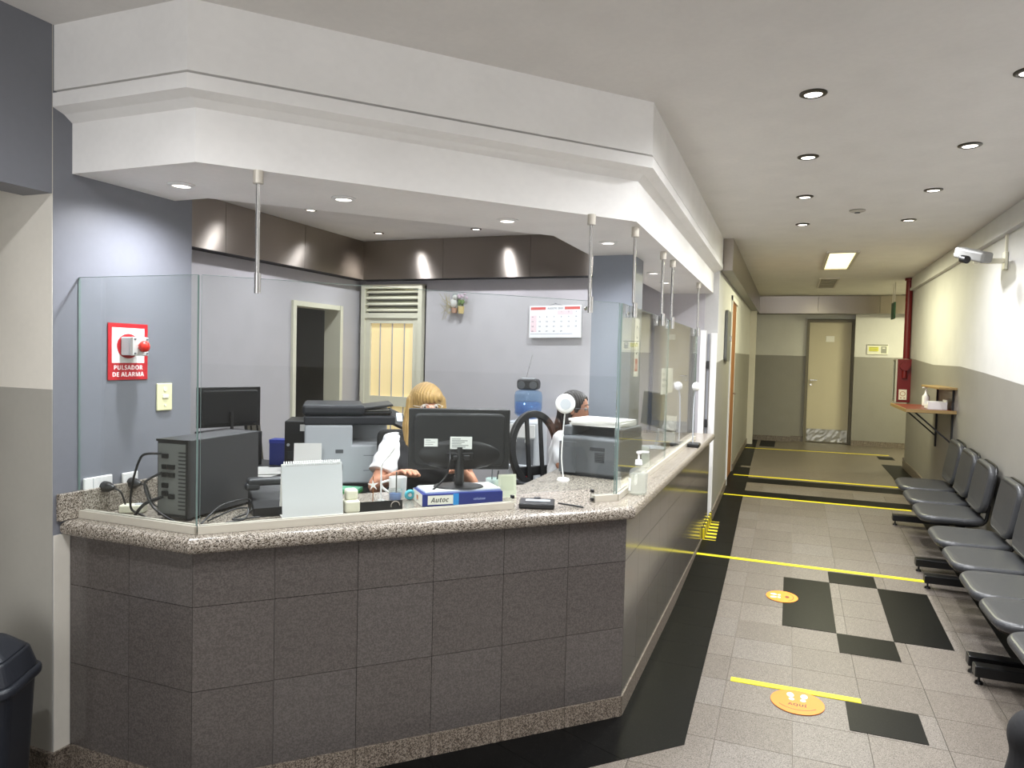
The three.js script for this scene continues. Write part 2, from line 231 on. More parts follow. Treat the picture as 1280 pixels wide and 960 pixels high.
{ // corridor wall on the office side, its door and meter cover
  const W = struct('wall_corridor', 'corridor wall past the counter, white above and grey below', 'wall');
  const hb = z => 1.46 + fl(z);
  const ex = (pts) => uvm(new THREE.ExtrudeGeometry(shape(pts.map(p => [-p[0], p[1]])), { depth: 0.12, bevelEnabled: false }).rotateY(Math.PI / 2).translate(XC - 0.12, 0, 0));
  const seg = (z0, z1, ylo = -0.1) => { mesh('white_paint', ex([[z0, CE], [z0, hb(z0)], [z1, hb(z1)], [z1, CE]]), M.wallUp, W); mesh('grey_paint', ex([[z0, hb(z0)], [z0, ylo], [z1, ylo], [z1, hb(z1)]]), M.wallLow, W); };
  seg(-6.85, -8.30); seg(-9.22, -12.3);
  mesh('white_paint', ex([[-8.30, CE], [-8.30, 2.30], [-9.22, 2.30], [-9.22, CE]]), M.wallUp, W);
  const B = struct('baseboard_corridor', 'granite baseboard under the corridor wall', 'baseboard');
  for (const [z0, z1] of [[-6.86, -7.6], [-7.6, -8.28], [-9.24, -10.2], [-10.2, -11.2], [-11.2, -12.3]]) mesh('skirting', uvm(bar(V(XC + 0.006, fl(z0) + 0.045, z0), V(XC + 0.006, fl(z1) + 0.045, z1), 0.014, 0.09)), M.base, B);
  const D = struct('door_1', 'corridor door with orange wooden edge set in the wall', 'door');
  mesh('frame', [bx(0.14, 2.12, 0.05, XC - 0.055, 0.2 + 1.06, -8.325), bx(0.14, 0.05, 0.92, XC - 0.055, 2.29, -8.76)], M.whitePl, D);
  mesh('jamb', [bx(0.11, 2.1, 0.03, XC - 0.06, 0.2 + 1.06, -9.205)], M.whitePl, D);
  mesh('leaf', [rb(0.04, 2.04, 0.82, 0.006, XC - 0.026, 0.22 + 1.03, -8.77)], M.orangeWood, D);
  mesh('handle', [cy(0.008, 0.008, 0.07, XC - 0.01, 1.2, -9.08, 0, 0, Math.PI / 2), rb(0.014, 0.016, 0.12, 0.005, XC + 0.025, 1.2, -9.03)], M.chrome, D);
  // steel duct box hung under the ceiling along this wall
  const S = struct('trim_2', 'brushed steel boxed pelmet under the corridor ceiling', 'trim');
  mesh('panel', uvm(join([bx(0.004, 0.29, 6.0, -0.532, 2.565, -9.88), bx(0.10, 0.29, 0.004, -0.582, 2.565, -6.88)])), M.steel, S);
  mesh('underside', uvm(bx(0.10, 0.004, 6.0, -0.582, 2.42, -9.88)), M.wallLow, S);
  const E = struct('trim_3', 'brushed steel pelmet band across the corridor end wall', 'trim');
  for (let i = 0; i < 3; i++) mesh('panel', uvm(bx(i < 2 ? 0.905 : 0.88, 0.285, 0.012, -0.53 + (i + 0.5) * 0.91 - (i === 2 ? 0.012 : 0), 2.5575, -12.85)), M.steel, E);
  mesh('underside', uvm(bx(3.6, 0.006, 0.2, 1.2, 2.412, -12.95)), M.wallLow, E);
}
{ // end wall with recessed door
  const W = struct('wall_end', 'corridor end wall, white above and grey below, with a recessed door', 'wall');
  const hb = 1.715, add = (x0, x1, z, d, y0 = RH - 0.1) => { mesh('white_paint', uvm(bx(x1 - x0, CE - hb, d, (x0 + x1) / 2, (CE + hb) / 2, z - d / 2)), M.wallUp, W); mesh('grey_paint', uvm(bx(x1 - x0, hb - y0, d, (x0 + x1) / 2, (hb + y0) / 2, z - d / 2)), M.wallLow, W); };
  add(-0.6, 0.03, -13.05, 0.3); add(0.03, 0.235, -13.24, 0.12); add(0.965, 3.0, -13.05, 0.3);
  mesh('white_paint', uvm(bx(0.73, CE - 2.345, 0.12, 0.60, (CE + 2.345) / 2, -13.3)), M.wallUp, W);
  const B = struct('baseboard_end', 'granite baseboard of the corridor end wall', 'baseboard');
  mesh('skirting', uvm(bx(0.64, 0.09, 0.014, -0.28, RH + 0.045, -13.043)), M.base, B); mesh('skirting', uvm(bx(2.0, 0.09, 0.014, 1.965, RH + 0.045, -13.043)), M.base, B); mesh('skirting', uvm(bx(0.2, 0.09, 0.014, 0.135, RH + 0.045, -13.232)), M.base, B);
  const D = struct('door_2', 'beige door at the corridor end with a scuffed metal kick plate', 'door');
  mesh('frame', [bx(0.04, 2.09, 0.10, 0.252, RH + 1.045, -13.25), bx(0.04, 2.09, 0.10, 0.948, RH + 1.045, -13.25), bx(0.655, 0.045, 0.096, 0.60, RH + 2.065, -13.25)], M.doorFrame, D);
  mesh('leaf', rb(0.652, 2.04, 0.045, 0.004, 0.60, RH + 1.025, -13.27), M.door, D);
  const kp = new THREE.PlaneGeometry(0.63, 0.21, 24, 8), kr = rng(9); for (let i = 0; i < kp.attributes.position.count; i++) kp.attributes.position.setZ(i, 0.008 + kr() * 0.012); kp.computeVertexNormals();
  mesh('kick_plate', mv(kp, 0.60, RH + 0.125, -13.246), mat(0xa8a6a0, 0.35, 0.8), D);
  mesh('handle', [cy(0.012, 0.012, 0.05, 0.325, RH + 1.06, -13.23, Math.PI / 2), rb(0.11, 0.018, 0.016, 0.006, 0.365, RH + 1.06, -13.205), cy(0.014, 0.014, 0.012, 0.325, RH + 0.98, -13.242, Math.PI / 2)], M.chrome, D);
  mesh('door_sign', [bx(0.13, 0.10, 0.004, 0.60, RH + 1.76, -13.245)], M.paper, D);
  // side spaces beyond the corridor, closed so that no outside light enters
  smesh('wall_alcove', [bx(0.15, CE, 3.2, 3.05, CE / 2, -12.0), bx(1.6, CE, 0.15, 2.3, CE / 2, -10.5), bx(0.15, CE, 1.2, -1.6, CE / 2, -12.8), bx(1.1, CE, 0.12, -1.1, CE / 2, -12.36), bx(1.1, CE, 0.12, -1.1, CE / 2, -13.3)], M.wallCream, 'plain walls of the side spaces at the corridor end', 'wall');
}
{ // office shell
  const W = struct('wall_office', 'light grey office walls behind the counter with a doorway and a shuttered door', 'wall');
  const w = g => mesh('paint', uvm(join([].concat(g))), M.wallOffice, W);
  const XO = -4.2, ZB = -6.39;
  w([bx(0.15, CE, 2.9, XO - 0.075, CE / 2, -3.88), bx(0.15, CE, 0.4, XO - 0.075, CE / 2, -6.24), bx(0.15, CE - 2.02, 0.71, XO - 0.075, (CE + 2.02) / 2, -5.685)]);
  w([bx(2.07, CE, 0.12, -2.385, CE / 2, ZB - 0.06), bx(0.78, CE - 2.28, 0.12, -3.81, (CE + 2.28) / 2, ZB - 0.06)]);
  w([bx(0.12, CE, 0.55, -1.41, CE / 2, -6.66), bx(0.70, CE, 0.12, -1.111, CE / 2, -6.91)]);
  const D = struct('door_3', 'open doorway with cream frame in the office side wall', 'door');
  mesh('frame', [bx(0.19, 2.04, 0.045, XO - 0.07, 1.02, -5.325), bx(0.19, 2.04, 0.045, XO - 0.07, 1.02, -6.045), bx(0.18, 0.045, 0.675, XO - 0.072, 2.017, -5.685)], M.cream, D);
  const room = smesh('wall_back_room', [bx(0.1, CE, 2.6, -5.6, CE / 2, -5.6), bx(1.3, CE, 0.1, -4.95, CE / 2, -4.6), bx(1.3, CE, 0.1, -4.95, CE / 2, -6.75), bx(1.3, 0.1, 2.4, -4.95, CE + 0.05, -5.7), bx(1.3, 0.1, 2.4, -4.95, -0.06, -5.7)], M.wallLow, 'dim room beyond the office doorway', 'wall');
  // shuttered door with louvres above and yellow glazed strips
  const S = struct('door_4', 'cream metal door with louvred vent above four lit yellow glass strips', 'door');
  const x0 = -4.145, x1 = -3.44, cx = (x0 + x1) / 2, zf = ZB + 0.02;
  mesh('frame', [bx(0.045, 2.28, 0.07, x0 + 0.0225, 1.14, zf), bx(0.045, 2.28, 0.07, x1 - 0.0225, 1.14, zf), bx(x1 - x0 - 0.088, 0.04, 0.066, cx, 2.26, zf), bx(x1 - x0 - 0.088, 0.05, 0.066, cx, 1.965, zf)], M.cream, S);
  mesh('vent_back', bx(0.62, 0.26, 0.01, cx, 2.115, zf - 0.05), mat(0x77766b, 0.7), S);
  for (let i = 0; i < 4; i++) mesh('louvre', bx(0.60, 0.012, 0.075, cx, 2.03 + i * 0.062, zf - 0.01, 0.5), M.cream, S);
  mesh('leaf_frame', [bx(0.06, 1.94, 0.045, x0 + 0.075, 0.97, zf - 0.005), bx(0.06, 1.94, 0.045, x1 - 0.075, 0.97, zf - 0.005), bx(0.496, 0.05, 0.041, cx, 1.912, zf - 0.005), bx(0.496, 0.10, 0.041, cx, 1.095, zf - 0.005), bx(0.496, 0.15, 0.041, cx, 0.077, zf - 0.005)], M.cream, S);
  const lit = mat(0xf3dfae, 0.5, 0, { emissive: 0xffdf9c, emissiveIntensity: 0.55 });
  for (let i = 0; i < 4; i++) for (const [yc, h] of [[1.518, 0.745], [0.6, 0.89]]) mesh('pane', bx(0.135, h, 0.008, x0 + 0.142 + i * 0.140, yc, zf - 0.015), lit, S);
  for (let i = 1; i < 4; i++) mesh('glazing_bar', bx(0.008, 1.8, 0.02, x0 + 0.072 + i * 0.140, 1.0, zf - 0.008), M.lightPl, S);
  mesh('hinge', [cy(0.008, 0.008, 0.07, x0 - 0.004, 1.8, zf + 0.03), cy(0.008, 0.008, 0.07, x0 - 0.004, 1.1, zf + 0.03)], M.chrome, S);
  // pillar
  smesh('wall_pillar', [bx(0.25, 2.3, 0.30, -1.025, 1.15, -4.43)], M.pillar, 'blue grey square pillar inside the reception', 'pillar');
  // steel band around the office ceiling
  const T2 = struct('trim_4', 'brushed steel pelmet band under the office ceiling', 'trim');
  const sg = (g) => mesh('panel', uvm(g), M.steel, T2);
  for (let i = 0; i < 4; i++) sg(bx(0.01, 0.385, 0.957, -4.084, CE - 0.1945, -2.445 - (i + 0.5) * 0.96));
  for (let i = 0; i < 3; i++) sg(bx(0.897, 0.385, 0.01, -4.08 + (i + 0.5) * 0.90, CE - 0.1945, -6.274));
  mesh('underside', uvm(join([bx(0.13, 0.008, 3.9, -4.145, 2.323, -4.38), bx(2.75, 0.008, 0.13, -2.73, 2.323, -6.335)])), M.blackMat, T2);
}
// ---- soffit over the counter
{
  const S = struct('ceiling_soffit', 'white moulded plaster soffit following the counter outline', 'soffit');
  const lines = {                                                     // outline at each level: start, corner, corner, end
    o: [[XL, -1.803], [-1.853, -1.803], [-0.598, -3.19], [-0.612, -6.85]],
    g: [[XL, -1.808], [-1.855, -1.808], [-0.603, -3.192], [-0.617, -6.85]],
    d: [[XL, -1.828], [-1.865, -1.828], [-0.623, -3.205], [-0.637, -6.85]],
    m: [[XL, -1.846], [-1.874, -1.846], [-0.645, -3.228], [-0.650, -6.85]],
    i: [[XL, -1.878], [-1.888, -1.878], [-0.678, -3.262], [-0.690, -6.85]],
    q: [[XL, -2.345], [-2.287, -2.345], [-1.165, -3.54], [-1.15, -6.85]],
  };
  const prof = [['g', CE], ['g', 2.482], ['d', 2.481], ['d', 2.473], ['o', 2.472], ['o', 2.424], ['m', 2.410], ['i', 2.388], ['i', 2.207], ['q', 2.207], ['q', CE]];
  const mk = (a, b) => {
    const pos = [], A = lines[prof[a][0]], B = lines[prof[b][0]], ya = prof[a][1], yb = prof[b][1];
    for (let k = 0; k < 3; k++) { const p = [A[k][0], ya, A[k][1]], q = [A[k + 1][0], ya, A[k + 1][1]], r = [B[k + 1][0], yb, B[k + 1][1]], s = [B[k][0], yb, B[k][1]]; pos.push(...p, ...s, ...q, ...q, ...s, ...r); }
    const g = new THREE.BufferGeometry(); g.setAttribute('position', new THREE.BufferAttribute(new Float32Array(pos), 3)); g.computeVertexNormals(); return uvm(g);
  };
  mesh('fascia', mk(0, 1), M.soffit, S); mesh('moulding', [mk(1, 2), mk(2, 3), mk(3, 4), mk(4, 5), mk(5, 6), mk(6, 7)], M.soffit, S); mesh('lower_fascia', mk(7, 8), M.soffit, S); mesh('underside', mk(8, 9), M.soffit, S); mesh('inner_face', mk(9, 10), M.soffit, S);
}

// ================================================================== LAMPS
const lampGlow = mat(0xffffff, 0.4, 0, { emissive: 0xfff6ea, emissiveIntensity: 6 });
function downlight(x, y, z, cd, label, group, rim = M.chrome, r = 0.05, ang = 1.45, tint = LAMP) {
  const t = thing('downlight', label, 'downlight', [x, y, z], 0, group);
  mesh('trim_ring', lathe([[r, -0.004], [r * 0.72, -0.010], [r * 0.66, -0.002], [r * 0.66, 0], [r, 0], [r, -0.004]].map(p => [p[0], p[1]]), 24), rim, t);
  mesh('lens', cy(r * 0.64, r * 0.64, 0.004, 0, -0.004, 0, 0, 0, 0, 24), lampGlow, t);
  const s = new THREE.SpotLight(tint, cd, 0, ang, 1, 2); s.position.set(0, -0.016, 0); s.target.position.set(0, -1, 0); s.castShadow = true; s.shadow.radius = 1.6; s.shadow.mapSize.set(512, 512);
  t.add(s, s.target); return t;
}
const darkRim = mat(0x56544f, 0.3, 0.8);
for (const x of [0.045, 0.805]) for (const z of [-6.3, -5.27, -4.265, -3.28, -2.27]) downlight(x, CE, z, CD_LOBBY, 'round recessed downlight with dark rim in the corridor ceiling', 'corridor ceiling downlights', darkRim, 0.055);
for (const [x, z] of [[-1.7, -0.9], [-0.75, -1.1]]) downlight(x, CE, z, CD_LOBBY, 'round recessed downlight with dark rim in the lobby ceiling before the counter', 'lobby ceiling downlights', darkRim, 0.055);
for (const [x, z, w] of [[-2.2, -2.12, 'above the alarm sign'], [-1.72, -2.49, 'above the desk calendar'], [-1.24, -3.085, 'above the card stand and pen pot'], [-0.94, -3.8, 'in front of the blue grey pillar'], [-0.945, -5.19, 'beyond the pillar'], [-0.96, -5.83, 'beyond the pillar']]) downlight(x, 2.207, z, CD_SOFFIT, 'white rimmed round soffit downlight ' + w, 'soffit downlights', M.whitePl, 0.05, 1.4, COOL);
for (const [x, z] of [[-3.61, -4.78], [-3.65, -5.855], [-2.66, -5.876], [-2.66, -4.78], [-1.75, -5.876], [-1.75, -4.78], [-3.61, -3.7], [-2.66, -3.7]]) downlight(x, CE, z, CD_OFFICE, 'small round downlight in the office ceiling', 'office ceiling downlights', M.chrome, 0.05, 1.4, COOL);
{ // fluorescent panel of the corridor
  const t = thing('ceiling_panel_light', 'rectangular recessed fluorescent panel glowing warm in the corridor ceiling', 'ceiling light', [0.44, CE, -8.55]);
  mesh('housing', [bx(0.03, 0.02, 1.36, -0.135, -0.01, 0), bx(0.03, 0.02, 1.36, 0.135, -0.01, 0), bx(0.3, 0.02, 0.03, 0, -0.01, -0.68), bx(0.3, 0.02, 0.03, 0, -0.01, 0.68)], M.alu, t);
  mesh('diffuser', bx(0.24, 0.006, 1.33, 0, -0.006, 0), mat(0xfffbe0, 0.5, 0, { emissive: 0xfff2b8, emissiveIntensity: 2.2 }), t);
  const l = new THREE.RectAreaLight(FLUO, PANEL, 0.24, 1.33); l.position.set(0, -0.022, 0); l.rotation.x = -Math.PI / 2; t.add(l);
}
{ // lamp in the side space at the corridor end (its light reaches the end wall)
  const t = thing('ceiling_panel_light', 'fluorescent ceiling panel in the side space at the corridor end', 'ceiling light', [2.2, CE, -11.8]);
  mesh('diffuser', bx(0.6, 0.01, 0.3, 0, -0.006, 0), mat(0xfffbe0, 0.5, 0, { emissive: 0xfff2b8, emissiveIntensity: 2.2 }), t); mesh('housing', [bx(0.66, 0.02, 0.03, 0, -0.01, 0.165), bx(0.66, 0.02, 0.03, 0, -0.01, -0.165)], M.alu, t);
  const l = new THREE.RectAreaLight(FLUO, 135, 0.6, 0.3); l.position.set(0, -0.022, 0); l.rotation.x = -Math.PI / 2; t.add(l);
}
{
  const t = thing('ceiling_vent', 'square slatted vent in the corridor ceiling behind the light panel', 'vent', [0.43, CE, -10.9]);
  mesh('frame', [bx(0.02, 0.014, 1.2, -0.11, -0.007, 0), bx(0.02, 0.014, 1.2, 0.11, -0.007, 0), bx(0.24, 0.014, 0.03, 0, -0.007, -0.6), bx(0.24, 0.014, 0.03, 0, -0.007, 0.6)], M.alu, t);
  mesh('panel', bx(0.2, 0.008, 1.17, 0, -0.005, 0), mat(0x9c9786, 0.6), t);
  for (let i = 0; i < 5; i++) mesh('slat', bx(0.19, 0.006, 0.02, 0, -0.012, -0.45 + i * 0.22, 0.5), M.alu, t);
  const s = thing('smoke_detector', 'low round smoke detector on the corridor ceiling between the downlight rows', 'smoke detector', [0.41, CE, -5.83]);
  mesh('body', lathe([[0.0, -0.016], [0.03, -0.016], [0.05, -0.009], [0.055, 0], [0, 0]], 24), mat(0xb5b0a6, 0.6), s); mesh('sensor', cy(0.018, 0.02, 0.006, 0, -0.018, 0), M.greyPl, s);
}

// ================================================================== COUNTER
const LX = -1.877, LZ = -1.869, RX = -0.647, RZ = -3.099, CEND = -6.55;
{
  const C = thing('reception_counter', 'angled reception counter clad in grey tiles with granite skirting', 'counter', [0, 0, 0]);
  const inset = 0.012;
  mesh('core', uvm(slabXZ([[XL + 0.004, LZ - inset], [LX - 0.005, LZ - inset], [RX - inset, RZ - 0.005], [RX - inset, CEND], [RX - 0.16, CEND], [RX - 0.16, RZ - 0.07], [LX - 0.07, LZ - 0.16], [XL + 0.004, LZ - 0.16]], 0, 0.885)), M.cgrout, C);
  const rows = [[0.0915, 0.3985], [0.4005, 0.6935], [0.6955, 0.885]], rt = rng(5);
  const runs = [[V(LX, 0, LZ), V(XL + 0.004, 0, LZ), 0, [0, 0.294]], [V(LX, 0, LZ), V(RX, 0, RZ), 1, [0, 0.268, 0.565, 0.859, 1.157, 1.454]], [V(RX, 0, RZ), V(RX, 0, CEND), 2, null]];
  for (const [a, b, id, cuts] of runs) {
    const L = a.distanceTo(b), dir = b.clone().sub(a).normalize(), nrm = id === 0 ? V(0, 0, 1) : id === 1 ? V(1, 0, 1).normalize() : V(1, 0, 0), yaw = Math.atan2(nrm.x, nrm.z);
    const cs = cuts || Array.from({ length: Math.ceil(L / 0.298) }, (_, i) => i * 0.298);
    cs.forEach((s, i) => {
      const e = i + 1 < cs.length ? cs[i + 1] : L, w = e - s - 0.002, c = a.clone().addScaledVector(dir, (s + e) / 2).addScaledVector(nrm, -0.007);
      for (const [y0, y1] of rows) { const g = uvm(bx(w, y1 - y0, 0.014)); const t = mesh('tile', g, M.ctile[Math.floor(rt() * 3)], C); t.position.set(c.x, (y0 + y1) / 2, c.z); t.rotation.y = yaw; }
      const k = mesh('skirting', uvm(bx(w, 0.09, 0.016)), M.base, C), kc = a.clone().addScaledVector(dir, (s + e) / 2).addScaledVector(nrm, -0.003); k.position.set(kc.x, 0.045, kc.z); k.rotation.y = yaw;
    });
  }
}
{
  const W = thing('granite_worktop', 'speckled granite worktop with rounded front edge on the reception counter', 'worktop', [0, 0, 0]);
  const o = 0.04, d = o * 1.4142, S = -3.746 + d;
  mesh('slab', uvm(slabXZ([[XL + 0.003, LZ + o], [S - (LZ + o), LZ + o], [RX + o, S - (RX + o)], [RX + o, CEND - 0.03], [-1.25, CEND - 0.03], [-1.25, -4.585], [-0.898, -4.585], [-0.898, -4.275], [-1.25, -4.275], [-1.25, -3.37], [-2.15, -2.47], [XL + 0.003, -2.435]], 0.885, 0.055, 0.022, 5)), M.granite, W);
  mesh('upstand', uvm(rb(0.02, 0.10, 0.62, 0.004, XL + 0.011, TOP + 0.05, -2.125)), M.granite, W);
}
// inner office desk run below the worktop (supports)
// ---- glass screen
const G1 = V(-1.892, 0, -1.905), G2 = V(-0.722, 0, -3.195), G0 = V(XL + 0.004, 0, -1.905), G3 = V(-0.722, 0, -6.0), GTOP = 1.832;
const alongFront = px => { const d = ray(px, 400), D = G2.clone().sub(G1), k = (G1.x * D.z - G1.z * D.x) / (d.x * D.z - d.z * D.x); return V(d.x * k, 0, d.z * k).sub(G1).length() / D.length(); };
{
  const S = thing('glass_screen', 'frameless clear glass screen standing in a beige channel along the counter', 'glass screen', [0, TOP, 0]);
  const pane = (a, b, notch) => {
    const dir = b.clone().sub(a), L = dir.length(), yaw = Math.atan2(-dir.z, dir.x), h = GTOP - TOP - 0.006, pts = [[0, 0], [L, 0], [L, h], [0, h]];
    if (notch) pts.splice(1, 0, [notch[0] * L, 0], [notch[0] * L, 0.055], [notch[1] * L, 0.055], [notch[1] * L, 0]);
    const p = mesh('pane', ext(shape(pts), 0.008).translate(0, 0, -0.004), M.glass, S); p.position.set(a.x, 0.006, a.z); p.rotation.y = yaw;
    mesh('polished_edge', [bx(L, 0.0015, 0.0078, L / 2, h + 0.001, 0), bx(0.0012, h, 0.0078, -0.0008, h / 2, 0), bx(0.0012, h, 0.0078, L + 0.0008, h / 2, 0)], M.glassEdge, p);
  };
  const n0 = alongFront(646), n1 = alongFront(748);
  pane(G0, G1.clone().add(V(-0.006, 0, 0))); pane(G1.clone().lerp(G2, 0.004), G1.clone().lerp(G2, 0.995), [n0 + 0.004, n1 - 0.004]);
  pane(V(-0.722, 0, -3.21), V(-0.722, 0, -4.548)); pane(V(-0.722, 0, -4.552), V(-0.722, 0, -6.0));
  for (const k of [n0, n1 - 0.004]) for (const y of [0.012, 0.05]) { const q = G1.clone().lerp(G2, k); const c = mesh('clip', rb(0.012, 0.014, 0.02, 0.002), M.blackPl, S); c.position.set(q.x, y, q.z); c.rotation.y = Math.PI / 4; }
  const rl = (a, b) => { const p = a.clone(), q = b.clone(); p.y = q.y = 0.0145; return [0.0105, -0.0105].map(o => { const n = q.clone().sub(p).normalize(), s = V(-n.z, 0, n.x).multiplyScalar(o); return bar(p.clone().add(s), q.clone().add(s), 0.012, 0.028); }); };
  mesh('channel', rl(G0, G1), M.rail, S); mesh('channel', rl(G1, G1.clone().lerp(G2, n0)), M.rail, S); mesh('channel', rl(G1.clone().lerp(G2, n1), G2), M.rail, S); mesh('channel', rl(G2, G3), M.rail, S);
}
function hanger(x, z, dirx, dirz, where) {
  const t = thing('hanger_rod', 'stainless hanger rod clamping the glass screen ' + where, 'hanger rod', [x, 0, z], Math.atan2(-dirz, dirx), 'glass screen hanger rods');
  mesh('rod', cy(0.0075, 0.0075, 0.36, 0, 2.027, 0.011), M.chrome, t); mesh('collar', cy(0.018, 0.018, 0.045, 0, 2.1845, 0.011), M.alu, t);
  mesh('clamp', [cy(0.012, 0.012, 0.07, 0, 1.815, 0.0195), cy(0.009, 0.009, 0.012, 0, 1.80, -0.011, Math.PI / 2)], M.chrome, t);
}
for (const px of [321, 735]) { const d = ray(px, px < 500 ? 340 : 375), D = G2.clone().sub(G1), k = (G1.x * D.z - G1.z * D.x) / (d.x * D.z - d.z * D.x); hanger(d.x * k, d.z * k, D.x / D.length(), D.z / D.length(), px < 500 ? 'in front of the office doorway' : 'beside the wall calendar'); }
for (const [z, w] of [[-3.40, 'beside the pillar, above the sanitizer bottle'], [-4.2, 'near the joint of the side panes'], [-4.56, 'near the joint of the side panes'], [-5.9, 'nearest the folding gate']]) hanger(-0.722, z, 0, -1, w);
// ---- white sliding frame at the counter end
{
  const t = thing('folding_gate', 'white metal folding gate standing open at the end of the counter', 'gate', [-0.70, 0, -6.74]);
  mesh('post', [rb(0.05, 1.76, 0.04, 0.004, -0.045, 0.1 + 0.88, 0.08)], M.whitePl, t); mesh('post', [rb(0.055, 1.74, 0.05, 0.004, 0.035, 0.1 + 0.87, -0.05)], M.whitePl, t);
  mesh('web', [bx(0.02, 1.7, 0.012, -0.005, 0.98, 0.02)], mat(0x8b8d92, 0.5), t);
  for (const y of [0.35, 1.02, 1.55]) mesh('hinge', rb(0.028, 0.07, 0.05, 0.004, -0.002, y, 0.04), M.blackPl, t);
}
{
  const stripes = canvasTex(256, 128, (g, w, h) => { g.fillStyle = '#e6d21e'; g.fillRect(0, 0, w, h); g.fillStyle = '#15140f'; for (let i = 0; i < 6; i++) g.fillRect(0, i * 22 + 3, w, 12); });
  const t = thing('hazard_threshold', 'black and yellow striped hazard tape on the floor at the counter end', 'hazard tape', [0, 0, 0]);
  const f = prism([[-0.64, -6.18], [-0.535, -6.18], [-0.56, -6.78], [-0.64, -6.78]], 0.003), p = f.attributes.position, u = f.attributes.uv; for (let i = 0; i < p.count; i++) u.setXY(i, (p.getX(i) + 0.64) / 0.11, (p.getZ(i) + 6.78) / 0.6);
  const m = mat(0xffffff, 0.5, 0, { map: stripes }); mesh('floor_tape', f, m, t);
  const w = bx(0.016, 0.10, 0.60, -0.636, fl(-6.48) + 0.045, -6.48, RTILT), wp = w.attributes.position, wu = w.attributes.uv; for (let i = 0; i < wp.count; i++) wu.setXY(i, wp.getY(i) / 0.1, (wp.getZ(i) + 6.78) / 0.6);
  mesh('upright_tape', w, m, t);
}

// ================================================================== FLOOR MARKINGS
{
  const vinyl = (x0, x1, z0, z1, label) => { const o = mesh('black_floor_tile', prism([[x0, z0], [x1, z0], [x1, z1], [x0, z1]], 0.002), M.black[0]); tag(o, label, 'floor tile'); };
  const X = [0.007, 0.307, 0.609, 0.910];
  vinyl(X[0], X[1], -4.588, -5.48, 'long black floor panel partly under the smaller orange sticker');
  vinyl(X[1], X[2], -5.482, -5.72, 'short black floor panel just before the long yellow tape line');
  vinyl(X[2], X[3], -4.588, -5.48, 'long black floor panel on the bench side of the checkered group');
  vinyl(X[1], X[2], -4.286, -4.586, 'short black floor panel between the two long black panels and the near tape');
  vinyl(0.295, 0.597, -3.383, -3.668, 'single black floor panel beside the short yellow tape');
  const tape = (x0, z0, x1, z1, w, label) => tag(mesh('floor_tape', prism([[x0, z0 + w / 2], [x1, z1 + w / 2], [x1, z1 - w / 2], [x0, z0 - w / 2]], 0.0035), M.yellow), label, 'floor tape');
  tape(-0.222, -3.69, 0.364, -3.698, 0.045, 'short yellow floor tape above the large orange sticker');
  tape(-0.64, -5.78, 0.95, -5.762, 0.045, 'yellow floor tape from the counter to the bench feet');
  tape(-0.62, -7.94, 1.15, -7.93, 0.04, 'yellow floor tape along the nearer dark stripe of the ramp');
  tape(-0.60, -9.02, 1.17, -9.02, 0.04, 'yellow floor tape along the farther dark stripe of the ramp');
  tape(-0.62, -11.73, 1.4, -11.9, 0.04, 'faint yellow floor tape before the corridor end door');
  // round stickers with footprints
  const feet = (g, s) => { g.fillStyle = '#f6f3ec'; for (const k of [-1, 1]) { g.save(); g.translate(256 + k * 62, 150); g.rotate(k * 0.12); g.beginPath(); g.ellipse(0, -28, 34, 52, 0, 0, 7); g.fill(); g.beginPath(); g.ellipse(0, 62, 27, 26, 0, 0, 7); g.fill(); g.restore(); } };
  const st1 = canvasTex(512, 512, (g) => { g.fillStyle = '#e8791a'; g.fillRect(0, 0, 512, 512); feet(g); g.fillStyle = '#2a1a10'; g.font = 'bold 72px sans-serif'; g.textAlign = 'center'; g.fillText('AQUÍ', 256, 345); g.strokeStyle = '#2a1a10'; g.lineWidth = 9; g.beginPath(); g.arc(256, 190, 235, 0.75, 2.4); g.stroke(); });
  const st2 = canvasTex(512, 512, (g) => { g.fillStyle = '#e8861f'; g.fillRect(0, 0, 512, 512); feet(g); g.fillStyle = '#6a2c0c'; g.beginPath(); g.ellipse(256, 340, 50, 34, 0, 0, 7); g.fill(); g.strokeStyle = '#6a2c0c'; g.lineWidth = 10; g.beginPath(); g.arc(256, 220, 220, 0.6, 2.5); g.stroke(); });
  const disc = (x, z, rx, rz, rot, map, label, name) => { const g = new THREE.CylinderGeometry(1, 1, 0.0012, 40); const t = thing('floor_sticker', label, 'floor sticker', [x, fl(z) + 0.0036, z]); const top = new THREE.CircleGeometry(1, 40).rotateX(-Math.PI / 2).rotateY(rot); top.scale(rx, 1, rz); top.translate(0, 0.0008, 0); g.scale(rx, 1, rz); mesh('backing', g, M.orange, t); mesh('print', top, mat(0xffffff, 0.45, 0, { map }), t); t.rotation.x = tilt(z); return t; };
  disc(0.085, -3.56, 0.118, 0.125, 0, st1, 'large orange floor sticker with white footprints and the word AQUI');
  disc(0.0, -5.07, 0.10, 0.105, Math.PI / 2, st2, 'smaller orange floor sticker with footprints overlapping a black panel');
}
